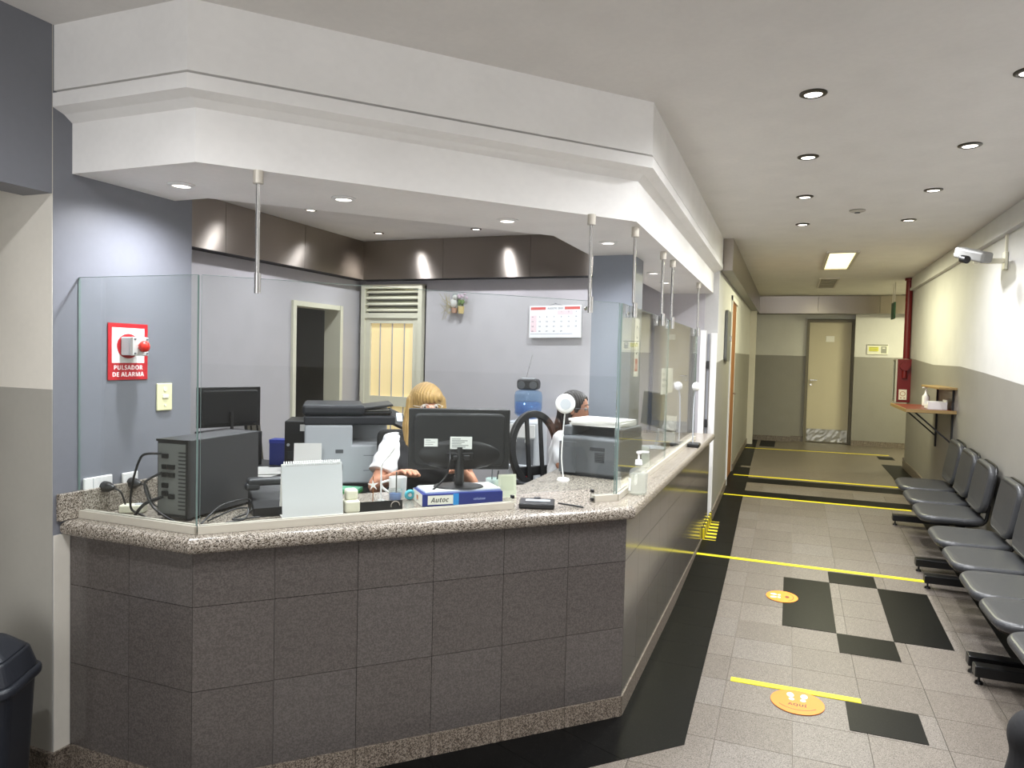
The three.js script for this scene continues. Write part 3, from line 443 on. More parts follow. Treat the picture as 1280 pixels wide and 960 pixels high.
// ================================================================== BENCHES
function bench(zc, label, n = 3) {
  const hl = n * 0.25 - 0.09;
  const h0 = fl(zc), t = thing('beam_bench', label, 'bench', [1.16, h0, zc]); t.rotation.x = Math.abs(fl(zc + 0.6) - fl(zc - 0.6)) > 0.02 ? Math.atan((fl(zc - 0.6) - fl(zc + 0.6)) / 1.2) : 0;
  if (t.rotation.x) t.position.y = (fl(zc + 0.65) + fl(zc - 0.65)) / 2;
  mesh('beam', bx(0.06, 0.05, n * 0.5, 0.02, 0.34, 0), M.frame, t);
  for (const z of [-hl, hl]) {
    const f = mesh('foot', [rb(0.50, 0.055, 0.07, 0.006, 0.0, 0.07, z), bx(0.05, 0.26, 0.06, 0.02, 0.215, z)], M.frame, t);
    for (const x of [-0.225, 0.225]) mesh('leveller', [cy(0.017, 0.02, 0.012, x, 0.006, z), cy(0.006, 0.006, 0.034, x, 0.028, z)], M.frame, f);
  }
  for (const z of Array.from({ length: n }, (_, i) => (i - (n - 1) / 2) * 0.5)) {
    const s = rrect(0.43, 0.455, 0.13); const g = ext(s, 0.062, 0.026, 5).rotateX(Math.PI / 2).translate(-0.035, 0.445, z);
    const p = g.attributes.position; for (let i = 0; i < p.count; i++) { const x = p.getX(i) + 0.035; p.setY(i, p.getY(i) + (p.getY(i) > 0.41 ? -0.006 - 0.04 * Math.pow(Math.max(0, -x - 0.12), 1) - 0.012 * Math.cos((p.getZ(i) - z) * 6) * (1 - Math.abs(x) * 3) : 0)); } g.computeVertexNormals();
    const seat = mesh('seat', uvm(g), M.seat, t); mesh('seat_pan', ext(rrect(0.38, 0.40, 0.1), 0.012).rotateX(Math.PI / 2).translate(-0.035, 0.385, z), M.frame, seat);
    const b = ext(rrect(0.44, 0.36, 0.11), 0.05, 0.02, 4); b.translate(0, 0, -0.025); b.rotateY(-Math.PI / 2); const bp = b.attributes.position; for (let i = 0; i < bp.count; i++) bp.setX(i, bp.getX(i) - 0.05 * Math.cos(bp.getZ(i) * 4.2) + 0.04); b.computeVertexNormals(); mv(b, 0.17, 0.645, z, 0, 0, -0.16);
    const back = mesh('backrest', uvm(b), M.seat, t); const shell = ext(rrect(0.44, 0.36, 0.11), 0.018, 0.006, 2).rotateY(-Math.PI / 2); mv(shell, 0.205, 0.645, z, 0, 0, -0.16); mesh('back_shell', shell, M.frame, back);
    for (const k of [-0.11, 0.11]) mesh('back_bracket', tube([[0.06, 0.382, z + k], [0.15, 0.375, z + k], [0.19, 0.41, z + k], [0.205, 0.52, z + k]], 0.013, 14), M.frame, t);
  }
  return t;
}
bench(-6.66, 'three seat grey vinyl bench farthest up the ramp, below the wall shelf');
bench(-4.965, 'three seat grey vinyl bench standing between the other two benches');
bench(-3.25, 'long grey vinyl bench with a person sitting on it', 4);

// ================================================================== CORRIDOR FITTINGS
{ // wall shelf
  const t = thing('wall_shelf', 'wooden fold down wall shelf with small upper shelf on black brackets', 'shelf', [XR, 0, -8.1]);
  const y = 1.17, y2 = 1.385;
  mesh('board', rb(0.40, 0.022, 1.1, 0.005, -0.20, y, 0.0), M.wood, t); mesh('board_edge', [bx(0.012, 0.03, 1.1, -0.404, y, 0), bx(0.40, 0.03, 0.012, -0.20, y, 0.556)], M.woodLt, t);
  mesh('upper_board', rb(0.15, 0.02, 0.95, 0.004, -0.075, y2, 0.08), M.woodLt, t);
  for (const z of [-0.35, 0.42]) { const b = mesh('bracket', [bx(0.014, 0.62, 0.03, -0.008, 1.075, z), bar(V(-0.015, 0.88, z), V(-0.32, y - 0.015, z), 0.02, 0.014), bx(0.33, 0.014, 0.02, -0.17, y - 0.018, z)], M.blackMat, t); }
  const bt = thing('sanitizer_bottle', 'small clear dispenser bottle standing on the corridor wall shelf', 'bottle', [XR - 0.13, y + 0.011, -8.32]);
  mesh('body', lathe([[0, 0], [0.032, 0], [0.034, 0.01], [0.034, 0.10], [0.014, 0.125], [0.012, 0.14], [0, 0.14]], 20), M.whitePl, bt); mesh('pump', [cy(0.012, 0.012, 0.02, 0, 0.15, 0), cy(0.004, 0.004, 0.03, 0, 0.17, 0), rb(0.05, 0.012, 0.018, 0.004, -0.01, 0.188, 0)], M.white, bt);
  const bx2 = thing('leaflet_box', 'small white leaflet box on the corridor wall shelf', 'box', [XR - 0.12, y + 0.011, -7.85]);
  mesh('tray', [bx(0.16, 0.004, 0.2, 0, 0.002, 0), bx(0.16, 0.07, 0.004, 0, 0.035, 0.1), bx(0.16, 0.07, 0.004, 0, 0.035, -0.1), bx(0.004, 0.09, 0.2, 0.078, 0.045, 0), bx(0.004, 0.04, 0.2, -0.078, 0.02, 0)], M.whitePl, bx2); mesh('leaflets', bx(0.13, 0.05, 0.17, 0.006, 0.03, 0), M.paper, bx2);
}
{ // fire riser pipe and hose cabinet
  const p = thing('fire_pipe', 'dark red vertical fire riser pipe running down from the ceiling', 'pipe', [1.375, 0, -10.42]);
  mesh('pipe', cy(0.04, 0.04, 1.03, 0, CE - 0.52, 0), M.redDark, p); mesh('flange', cy(0.055, 0.055, 0.03, 0, CE - 0.02, 0), M.redDark, p);
  const c = thing('hose_cabinet', 'red fire hose cabinet on the wall end with glass front', 'fire cabinet', [1.345, 1.12, -10.42]);
  mesh('body', rb(0.16, 0.55, 0.24, 0.008, 0, 0.275, 0), M.redDark, c); mesh('valve', [cy(0.055, 0.06, 0.09, 0, 0.46, 0.13, Math.PI / 2), cy(0.03, 0.03, 0.1, 0, 0.36, 0.13)], M.redDark, c);
  mesh('glass_door', rb(0.014, 0.5, 0.22, 0.003, -0.09, 0.275, 0), phys(0x6f7d74, 0.08, 0, { specularIntensity: 1 }), c); mesh('door_frame', [bx(0.02, 0.53, 0.014, -0.09, 0.275, 0.115), bx(0.02, 0.53, 0.014, -0.09, 0.275, -0.115), bx(0.02, 0.02, 0.24, -0.09, 0.535, 0), bx(0.02, 0.02, 0.24, -0.09, 0.015, 0)], M.alu, c);
  mesh('tag', bx(0.09, 0.13, 0.004, -0.01, 0.10, 0.125), printed(64, 96, (g, w, h) => { g.fillStyle = '#e9dfd2'; g.fillRect(0, 0, w, h); g.strokeStyle = '#b07a66'; g.lineWidth = 5; g.beginPath(); g.arc(32, 40, 20, 0, 7); g.stroke(); g.fillStyle = '#b07a66'; g.fillRect(12, 74, 12, 10); g.fillRect(40, 74, 12, 10); }), c);
  const e = thing('exit_sign', 'green exit sign hanging beside the fire pipe', 'sign', [1.27, 2.33, -11.0]);
  mesh('panel', bx(0.02, 0.22, 0.3, 0, 0, 0), mat(0x2b5a3a, 0.5), e); mesh('bracket', [bx(0.012, 0.27, 0.012, 0, 0.245, 0.1), bx(0.012, 0.27, 0.012, 0, 0.245, -0.1)], M.alu, e);
}
{ // security camera
  const q = onX(1259, 326, XR), t = thing('security_camera', 'white bullet security camera on a wall arm below the cornice', 'security camera', [XR, q.y, q.z]);
  mesh('wall_plate', rb(0.02, 0.13, 0.07, 0.006, -0.012, 0, 0), M.cream, t); mesh('arm', [rb(0.20, 0.035, 0.035, 0.006, -0.11, 0.0, 0)], M.cream, t);
  const b = mesh('housing', [mv(rb(0.09, 0.08, 0.30, 0.02, 0, 0, 0), -0.21, 0.05, -0.02, 0.28, 0.5, 0)], mat(0x8f8f8c, 0.45), t); mesh('lens', mv(cy(0.028, 0.028, 0.05, 0, 0, 0, Math.PI / 2), -0.135 - 0.15, 0.004, 0.11, 0.28, 0.5, 0), M.blackPl, b);
  mesh('conduit', rb(0.018, 0.2, 0.02, 0.003, -0.008, 0.155, 0), M.cream, t);
}
{ // plates and notices
  const e = thing('wall_notice', 'small printed notice beside the corridor end door', 'notice', [1.30, 1.845, -13.04]);
  mesh('sheet', bx(0.31, 0.17, 0.01, 0, 0, 0), M.paper, e); mesh('print', face(0.30, 0.16, 0, 0, 0.007), printed(128, 72, (g, w, h) => { g.fillStyle = '#dcdccb'; g.fillRect(0, 0, w, h); g.fillStyle = '#77786c'; g.fillRect(0, 0, w, 8); g.fillStyle = '#d6d34a'; g.fillRect(10, 18, 60, 32); g.fillStyle = '#6f7068'; for (let i = 0; i < 4; i++) g.fillRect(14, 22 + i * 9, 50, 3); g.fillStyle = '#8c8d84'; g.fillRect(86, 14, 34, 50); g.fillStyle = '#d0d0c4'; g.fillRect(94, 22, 18, 10); }), e);
  const a = onX(903, 386, XC), b = onX(909.5, 450, XC), m = thing('meter_cover', 'tall grey electrical cover plate on the corridor wall near the gate', 'wall plate', [XC + 0.002, (a.y + b.y) / 2, -7.75]);
  mesh('plate', mv(ext(rrect(0.42, 0.52, 0.05), 0.03, 0.006, 2), 0, 0, 0, 0, Math.PI / 2), mat(0x6c6d69, 0.4, 0.3), m); mesh('latch', rb(0.02, 0.06, 0.03, 0.004, 0.035, -0.02, -0.14), M.chrome, m);
}
// ================================================================== LEFT WALL FITTINGS
{
  const a = onX(134, 403, XL), b = onX(183, 474, XL), zc = (a.z + b.z) / 2, yc = (a.y + b.y) / 2, w = a.z - b.z, h = a.y - b.y;
  const t = thing('alarm_sign', 'red and white alarm button sign reading PULSADOR DE ALARMA', 'sign', [XL + 0.002, yc, zc], Math.PI / 2);
  mesh('plate', bx(w, h, 0.003, 0, 0, 0.0015), M.red, t);
  mesh('print', face(w, h, 0, 0, 0.0036), printed(384, 512, (g, W, H) => { g.fillStyle = '#b5141f'; g.fillRect(0, 0, W, H); g.fillStyle = '#f1efea'; g.fillRect(34, 40, W - 68, 318); g.fillStyle = '#b5141f'; g.beginPath(); g.arc(192, 205, 112, 0, 7); g.fill(); g.fillStyle = '#444'; g.font = 'bold 22px sans-serif'; g.textAlign = 'center'; g.fillText('BOMBEROS', 192, 72); g.fillStyle = '#f4f1ec'; g.font = 'bold 56px sans-serif'; g.fillText('PULSADOR', 192, 420); g.fillText('DE ALARMA', 192, 482); }), t);
  const k = thing('alarm_button', 'grey alarm box with red push button mounted on the alarm sign', 'alarm button', [XL + 0.006, yc + 0.022, zc], Math.PI / 2);
  mesh('box', rb(0.072, 0.072, 0.05, 0.005, 0, 0, 0.025), M.lightPl, k); mesh('cover', rb(0.074, 0.074, 0.016, 0.004, 0, 0, 0.059), mat(0xc9c8c4, 0.4), k); mesh('screw', [[-1, -1], [1, -1], [-1, 1], [1, 1]].map(q => cy(0.004, 0.004, 0.004, q[0] * 0.028, q[1] * 0.028, 0.068, Math.PI / 2)), M.greyPl, k);
  mesh('push_button', [cy(0.014, 0.014, 0.02, 0, 0, 0.074, Math.PI / 2), mv(lathe([[0, 0.022], [0.012, 0.02], [0.021, 0.012], [0.022, 0], [0, 0]], 20), 0, 0, 0.08, Math.PI / 2)], M.redBtn, k);
  const s = onX(204, 496, XL), sw = thing('wall_switch', 'cream rectangular light switch plate on the grey wall', 'switch', [XL + 0.001, s.y, s.z], Math.PI / 2);
  mesh('plate', rb(0.076, 0.115, 0.010, 0.004, 0, 0, 0.005), mat(0xe0dcaf, 0.4), sw); mesh('rocker', [rb(0.03, 0.016, 0.012, 0.003, 0, 0.002, 0.010)], M.cream, sw); mesh('socket_eye', [cy(0.010, 0.010, 0.004, 0, 0.034, 0.011, Math.PI / 2), cy(0.005, 0.005, 0.004, 0, -0.035, 0.011, Math.PI / 2)], M.cream, sw);
  const outlet = (px, py, w, h, label, off) => { const q = onX(px, py, XL), o = thing('wall_outlet', label, 'outlet', [XL + 0.002, q.y, q.z], Math.PI / 2); mesh('plate', rb(w, h, 0.012, 0.004, 0, 0, 0.006), M.whitePl, o); if (off) mesh('plate_seam', bx(0.002, h * 0.9, 0.002, -w * 0.2, 0, 0.0125), M.lightPl, o); return q; };
  const o1 = outlet(120.5, 609, 0.12, 0.085, 'wide white wall outlet beside the end of the glass screen', true), o2 = outlet(160.5, 603, 0.07, 0.085, 'small square wall outlet between the wide outlet and the computer tower', false);
  const plug = (q, off, pts, label) => { const o = thing('power_plug', label, 'plug', [XL + 0.015, q.y, q.z + off], Math.PI / 2); mesh('plug_body', [cy(0.02, 0.022, 0.022, 0, 0, 0.011, Math.PI / 2), mv(lathe([[0, 0.03], [0.008, 0.03], [0.018, 0.004], [0.02, 0], [0, 0]], 16), 0, 0, 0.021, Math.PI / 2)], M.blackPl, o); mesh('cord', tube(pts, 0.0035, 30), M.blackPl, o); };
  plug(o1, -0.022, [[0, 0, 0.045], [0.02, -0.02, 0.065], [0.035, -0.08, 0.075], [0.045, -0.094, 0.08]], 'round black power plug with hanging cord in the wide wall outlet');
  plug(o2, 0, [[0, 0, 0.045], [0.02, -0.01, 0.06], [0.025, -0.05, 0.07], [0.03, -0.09, 0.10], [0.06, -0.092, 0.12]], 'round black power plug with hanging cord in the small wall outlet');
  const ta = thing('power_adapter', 'small cream socket block lying at the foot of the wall by the cables', 'adapter', [-2.36, TOP + 0.001, -2.05], 0.5); mesh('body', rb(0.09, 0.03, 0.05, 0.005, 0, 0.015, 0), M.cream, ta); mesh('socket_face', cy(0.014, 0.014, 0.003, 0.02, 0.031, 0), M.lightPl, ta);
}
// ---- swing-lid bin in the passage
{
  const t = thing('waste_bin', 'dark plastic waste bin with domed swing lid beside the passage corner', 'bin', [-2.475, 0, -1.535], Math.PI / 4 - 0.25);
  const body = ext(rrect(0.30, 0.25, 0.06), 0.46).rotateX(-Math.PI / 2); const p = body.attributes.position; for (let i = 0; i < p.count; i++) { const k = 0.84 + 0.16 * p.getY(i) / 0.46; p.setX(i, p.getX(i) * k); p.setZ(i, p.getZ(i) * k); } body.computeVertexNormals();
  mesh('body', body, M.navyPl, t); mesh('rim', ext(rrect(0.335, 0.285, 0.075), 0.036, 0.014, 4).rotateX(-Math.PI / 2).translate(0, 0.445, 0), M.navyPl, t);
  const domed = (w, d, h, y0, f) => { const g = ext(rrect(w, d, 0.06), h, 0.008, 3).rotateX(-Math.PI / 2), q = g.attributes.position; const n = 1; for (let i = 0; i < q.count; i++) { const k = q.getY(i) / h, e = 1 - f * k; q.setX(i, q.getX(i) * e); q.setZ(i, q.getZ(i) * e); } g.computeVertexNormals(); return g.translate(0, y0, 0); };
  mesh('lid', [domed(0.31, 0.26, 0.075, 0.478, 0.14), domed(0.265, 0.222, 0.05, 0.553, 0.42)], M.navyPl, t); mesh('flap', domed(0.15, 0.12, 0.022, 0.602, 0.3), M.darkPl, t);
}

// ================================================================== OFFICE AND COUNTER THINGS
const yawTo = (dx, dz) => Math.atan2(dx, dz);
function monitor(label, pos, ry, w, h, opt = {}) {                    // screen faces local +z, its back is -z; origin at the foot
  const t = thing('computer_monitor', label, 'monitor', pos, ry), sh = opt.sh ?? 0.11, y = sh + h / 2, ti = opt.tilt ?? -0.08;
  const P = (g) => mv(g, 0, y, 0, ti);
  const c = mesh('casing', [P(rb(w, h, 0.022, 0.006)), P(ext(rrect(w * 0.9, h * 0.86, 0.03), 0.022, 0.01, 2).translate(0, 0, -0.028))], opt.mat || M.blackPl, t);
  mesh('screen', P(face(w * 0.95, h * 0.92, 0, 0, 0.0115)), mat(0x202a38, 0.15, 0, { emissive: 0x8fa8c8, emissiveIntensity: opt.glow ?? 0.12 }), c);
  if (opt.hump) mesh('back_hump', P(mv(sp(1, 0, 0, 0, w * 0.44, h * 0.26, 0.026), 0, -h * 0.24, -0.018)), M.blackPl, c);
  mesh('neck', [tube([[0, 0.012, -0.03], [0, sh * 0.5, -0.045], [0, y - h * 0.12, -0.035]], opt.neck ?? 0.02, 12)], opt.smat || opt.mat || M.blackPl, t);
  mesh('base', lathe([[0, 0.016], [0.03, 0.016], [0.10, 0.007], [0.105, 0.003], [0.105, 0], [0, 0]], 28).scale(1.05, 1, 0.75).translate(0, 0, -0.01), opt.smat || opt.mat || M.blackPl, t);
  if (opt.port) mesh('port_panel', [P(mv(rb(0.12, 0.035, 0.02, 0.006), 0, -h * 0.26, -0.045)), P(mv(rb(0.026, 0.022, 0.03, 0.004), -0.03, -h * 0.27, -0.062)), P(mv(rb(0.02, 0.018, 0.03, 0.004), 0.02, -h * 0.27, -0.062))], M.blackMat, c);
  for (const [x, yy, lw, lh, d] of opt.labels || []) mesh('sticker', P(mv(new THREE.PlaneGeometry(lw, lh), x, yy, -0.0508, 0, Math.PI)), printed(128, 72, d), c);
  return t;
}
const lines = (g, w, h, n) => { g.fillStyle = '#eceee9'; g.fillRect(0, 0, w, h); g.fillStyle = '#6c706c'; for (let i = 0; i < n; i++) g.fillRect(10, 12 + i * (h - 16) / n, w * (0.4 + 0.45 * ((i * 37) % 10) / 10), 4); };
// ---- desktop tower near the glass corner
{
  const t = thing('desktop_computer', 'black desktop tower seen from its cabled rear at the glass corner', 'computer', [-2.135, TOP, -2.215], 0.06);
  const w = 0.145, h = 0.302, d = 0.40;
  mesh('case', rb(w, h - 0.012, d, 0.004, 0, (h - 0.012) / 2 + 0.012, 0), M.darkPl, t); for (const [x, z] of [[-0.05, -0.17], [0.05, -0.17], [-0.05, 0.17], [0.05, 0.17]]) mesh('foot', cy(0.012, 0.012, 0.012, x, 0.006, z), M.blackMat, t);
  const r = mesh('rear_panel', bx(w - 0.016, h - 0.04, 0.004, 0, h / 2 + 0.004, d / 2 + 0.001), mat(0x8b8d8a, 0.4, 0.6), t);
  mesh('vent', Array.from({ length: 16 }, (_, i) => bx(0.03, 0.005, 0.003, 0.045, 0.045 + i * 0.014, d / 2 + 0.004)), M.darkPl, r); mesh('port', [[-0.03, 0.24], [-0.03, 0.2], [-0.03, 0.17], [-0.03, 0.13], [0, 0.2], [0, 0.17], [-0.03, 0.1], [0, 0.09]].map(q => rb(0.026, 0.018, 0.012, 0.002, q[0], q[1], d / 2 + 0.006)), M.blackPl, r);
  mesh('edge_trim', [bx(0.01, h - 0.01, 0.012, w / 2 - 0.004, h / 2 + 0.006, d / 2), bx(w, 0.008, 0.012, 0, h - 0.004, d / 2)], M.blackPl, t);
  const cab = (label, pts, r0 = 0.0045) => tag(mesh('cable', tube(pts, r0, 60), M.blackPl), label, 'cable');
  cab('black cable arching from the top rear of the computer tower down to the worktop', [[-2.16, 1.19, -1.995], [-2.22, 1.18, -1.965], [-2.26, 1.08, -1.96], [-2.28, 0.98, -1.97], [-2.24, 0.95, -1.99], [-2.18, 0.945, -1.965]]);
  cab('black cable running from the middle ports of the computer tower along the glass rail', [[-2.155, 1.12, -1.995], [-2.20, 1.08, -1.96], [-2.14, 1.0, -1.945], [-2.02, 0.955, -1.945], [-1.94, 0.946, -1.985], [-1.84, 0.946, -2.10]]);
  cab('black cable looping low behind the computer tower', [[-2.15, 1.03, -1.995], [-2.21, 1.0, -1.965], [-2.24, 0.947, -1.95], [-2.15, 0.947, -1.94], [-2.06, 0.947, -1.95], [-1.98, 0.948, -1.955]], 0.006);
  cab('black cable coil spread between the tower and the desk telephone', [[-1.97, 0.948, -2.0], [-1.99, 0.99, -2.12], [-1.95, 1.0, -2.22], [-1.92, 0.96, -2.2], [-1.92, 0.948, -2.1], [-1.86, 0.948, -2.18]], 0.0035);
  cab('thin black cable lying in loops before the desk telephone', [[-1.99, 0.945, -2.05], [-1.95, 0.975, -2.14], [-1.90, 0.98, -2.16], [-1.88, 0.95, -2.12], [-1.91, 0.945, -2.06], [-1.84, 0.945, -2.09]], 0.0035);
}
// ---- phone, desk calendar, small things along the glass
{
  const ph = thing('desk_phone', 'black desk telephone beside the white flip calendar', 'telephone', [-1.90, TOP, -2.295], 0.85);
  mesh('base', mv(ext(shape([[-0.08, 0], [0.08, 0], [0.08, 0.035], [-0.08, 0.10]]), 0.16, 0.006, 2), 0.08, 0, 0, 0, -Math.PI / 2, 0), M.blackPl, ph); mesh('handset', [rb(0.05, 0.03, 0.19, 0.012, 0.0, 0.125, 0.0, 0, Math.PI / 2, 0), rb(0.055, 0.03, 0.05, 0.012, -0.075, 0.108, 0), rb(0.055, 0.03, 0.05, 0.012, 0.075, 0.108, 0)], M.darkPl, ph);
  const A = onY(353, 649, TOP), B = onY(429, 643, TOP), mid = A.clone().add(B).multiplyScalar(0.5), ry = Math.atan2(-(B.z - A.z), B.x - A.x), w = A.distanceTo(B);
  mid.y = TOP + 0.002; const c = thing('desk_calendar', 'white spiral bound flip calendar with its blank back to the glass', 'calendar', mid, ry), ch = 0.205;
  mesh('front_leaf', mv(bx(w, ch, 0.003), 0, ch / 2 * 0.985, -0.018, -0.16), mat(0xd2d4d5, 0.6), c); mesh('rear_leaf', mv(bx(w, ch, 0.003), 0, ch / 2 * 0.985, -0.055, 0.16), M.paper, c); mesh('foot_card', bx(w, 0.003, 0.075, 0, 0.0015, -0.037), M.paper, c);
  mesh('spiral', Array.from({ length: 26 }, (_, i) => mv(new THREE.TorusGeometry(0.009, 0.0014, 5, 12), -w / 2 + 0.01 + i * (w - 0.02) / 25, ch - 0.002, -0.036, 0, Math.PI / 2)), M.white, c);
  const q1 = onY(437, 640, TOP), bx1 = thing('card_reader', 'small cream card terminal beside the flip calendar', 'card terminal', [q1.x, TOP, q1.z - 0.01], 0.8); mesh('body', rb(0.06, 0.05, 0.07, 0.01, 0, 0.025, 0), M.cream, bx1); mesh('upper_body', rb(0.05, 0.045, 0.05, 0.012, 0, 0.07, -0.006), M.cream, bx1);
  const n0 = onY(450, 642, TOP), n1 = onY(503, 637, TOP), n = thing('name_plate', 'black desk name plate with a pale swirl standing against the glass', 'name plate', n0.clone().add(n1).multiplyScalar(0.5).add(V(-0.012, 0, -0.012)), Math.PI / 4), nw = n0.distanceTo(n1);
  mesh('plate', mv(bx(nw, 0.038, 0.006), 0, 0.020, 0, -0.15), M.blackPl, n); mesh('swirl', mv(new THREE.TorusGeometry(0.018, 0.002, 6, 20, 3.4), nw * 0.33, 0.018, 0.0055), mat(0x9a8f86, 0.5), n);
  // mug, water glass, straw
  const mg = onY(497, 621, TOP), m = thing('mug', 'white mug with angled handle behind the glass screen', 'mug', [mg.x, TOP, mg.z], 0.5);
  mesh('cup', lathe([[0, 0.004], [0.032, 0.004], [0.036, 0.09], [0.04, 0.09], [0.037, 0], [0, 0]], 26), M.whitePl, m); mesh('handle', tube([[-0.035, 0.075, 0], [-0.072, 0.062, 0], [-0.066, 0.04, 0], [-0.036, 0.018, 0]], 0.006, 18), M.whitePl, m);
  const tg = onY(494, 627, TOP), wg = thing('water_glass', 'small clear tumbler of blue liquid before the mug', 'glass', [tg.x, TOP, tg.z]);
  mesh('tumbler', lathe([[0, 0.002], [0.026, 0.002], [0.028, 0.055], [0.030, 0.055], [0.028, 0], [0, 0]], 24), M.clear, wg); mesh('liquid', lathe([[0, 0.004], [0.025, 0.004], [0.0262, 0.038], [0, 0.038]], 24), phys(0x5a90d8, 0.1, 0, { transmission: 0.5, thickness: 0 }), wg); mesh('straw', rod(V(0.005, 0.006, 0), V(0.004, 0.13, 0.0), 0.003), mat(0x55534e, 0.4), wg);
  const wd = thing('wire_stand', 'thin white bent stick standing in front of the mug', 'holder', [tg.x - 0.06, TOP, tg.z + 0.02]); mesh('stem', tube([[0, 0.003, 0], [0, 0.10, 0], [0.004, 0.16, 0], [0.04, 0.215, -0.02]], 0.0035, 20), M.whitePl, wd); mesh('tip', rod(V(0.025, 0.195, -0.012), V(0.05, 0.235, -0.025), 0.006), M.white, wd); mesh('base', cy(0.02, 0.022, 0.006, 0, 0.003, 0), M.clear, wd);
  const sf = onY(466, 629, TOP), stt = thing('starfish_pick', 'small white starfish ornament on a thin wooden pick', 'ornament', [sf.x, TOP, sf.z]); mesh('pick', cy(0.0018, 0.0018, 0.115, 0, 0.0585, 0), M.orangeWood, stt); const s5 = []; for (let i = 0; i < 10; i++) { const a = i * Math.PI / 5 + 0.4, r = i % 2 ? 0.007 : 0.024; s5.push([Math.cos(a) * r, Math.sin(a) * r]); } mesh('star', ext(shape(s5), 0.005).translate(0, 0.078, -0.002).rotateY(0.5), M.white, stt); mesh('base', cy(0.014, 0.016, 0.005, 0, 0.0025, 0), M.whitePl, stt);
  // boxes under the big monitor
  const bp = onY(575, 631, TOP), yb = 0.74;
  const cb = thing('cardboard_box', 'flat white and blue printed cardboard box under the big monitor', 'box', [bp.x - 0.045, TOP, bp.z - 0.07], yb);
  mesh('carton', rb(0.36, 0.052, 0.17, 0.003, 0, 0.026, 0), M.blue, cb); mesh('front_print', face(0.356, 0.05, 0, 0.026, 0.0856), printed(512, 72, (g, w, h) => { g.fillStyle = '#1b2a78'; g.fillRect(0, 0, w, h); g.fillStyle = '#e9e8da'; g.fillRect(30, 8, 160, 56); g.fillStyle = '#2a8fd6'; g.fillRect(190, 0, 36, h); g.fillStyle = '#1c1d22'; g.font = 'italic bold 40px sans-serif'; g.fillText('Autoc', 48, 50); g.fillStyle = '#c7d2ee'; g.font = '20px sans-serif'; g.fillText('cellulose', 320, 46); }), cb); mesh('side_print', face(0.166, 0.05, -0.1805, 0.026, 0, 0, -Math.PI / 2), printed(128, 64, (g, w, h) => { g.fillStyle = '#e3dfcf'; g.fillRect(0, 0, w, h); g.fillStyle = '#b06a3c'; g.fillRect(50, 20, 24, 24); g.fillStyle = '#7a7f86'; g.fillRect(50, 46, 24, 5); }), cb);
  const f1 = thing('folder', 'thin pale blue folder lying on the printed box', 'folder', [bp.x - 0.045, TOP + 0.0525, bp.z - 0.075], yb + 0.04); mesh('cover', bx(0.34, 0.006, 0.15, 0, 0.003, 0), mat(0xaeb9d8, 0.6), f1); mesh('sheets', bx(0.335, 0.004, 0.145, 0.002, 0.008, 0), M.paper, f1);
  const mb = V(bp.x - 0.05, TOP + 0.0627, bp.z - 0.085);
  monitor('big black monitor on the printed box, its back turned to the glass', mb, Math.PI + 0.50, 0.445, 0.268, { sh: 0.075, tilt: -0.02, hump: true, port: true, glow: 0.1, mat: mat(0x1d1e1f, 0.42), labels: [[0.125, -0.01, 0.058, 0.034, (g, w, h) => lines(g, w, h, 3)], [-0.005, -0.01, 0.095, 0.054, (g, w, h) => lines(g, w, h, 6)]] });
  const mc = tag(mesh('monitor_cable', tube([[mb.x - 0.02, mb.y + 0.165, mb.z + 0.05], [mb.x + 0.0, mb.y + 0.12, mb.z + 0.09], [mb.x - 0.02, mb.y + 0.05, mb.z + 0.09], [mb.x - 0.08, mb.y - 0.02, mb.z + 0.135], [mb.x - 0.14, TOP + 0.006, mb.z + 0.12]], 0.0045, 40), M.blackPl), 'black cable hanging from the back of the big monitor', 'cable');
  const po = onY(616, 618, TOP), pot = thing('pen_pot', 'pale green pen pot beside the blank card stand', 'pen pot', [po.x, TOP, po.z]); mesh('pot', lathe([[0, 0.003], [0.03, 0.003], [0.032, 0.075], [0.035, 0.075], [0.033, 0], [0, 0]], 22), mat(0xcfe0da, 0.5), pot); mesh('pen', rod(V(0.01, 0.01, 0), V(0.03, 0.115, 0.01), 0.003), M.darkPl, pot); mesh('pen', rod(V(-0.008, 0.01, 0), V(-0.005, 0.12, 0.0), 0.003), M.greyPl, pot);
  const qr = onY(636, 623, TOP), cd = thing('card_stand', 'small cream card stand at the edge of the pass-through opening', 'card stand', [qr.x - 0.015, TOP, qr.z - 0.015], Math.PI / 4 - 0.1); mesh('card', mv(bx(0.085, 0.105, 0.003), 0, 0.053, 0, -0.1), mat(0xe4e8cf, 0.6), cd); mesh('border', mv(face(0.06, 0.065, 0, 0.012, 0.0022), 0, 0.053, 0, -0.1), mat(0xd3d8bd, 0.6), cd); mesh('foot', bx(0.085, 0.004, 0.05, 0, 0.002, -0.015), M.cream, cd);
  const cl1 = thing('blue_tape_ball', 'small light blue roll beside the printed box', 'roll', [onY(512, 625, TOP).x, TOP + 0.0, onY(512, 625, TOP).z]); mesh('roll', mv(new THREE.TorusGeometry(0.016, 0.008, 8, 18), 0, 0.024, 0, 0.2, 0.8), mat(0x57b8c9, 0.5), cl1); mesh('core', mv(cy(0.008, 0.008, 0.014, 0, 0, 0, Math.PI / 2), 0, 0.024, 0, 0.2, 0.8), M.whitePl, cl1);
}
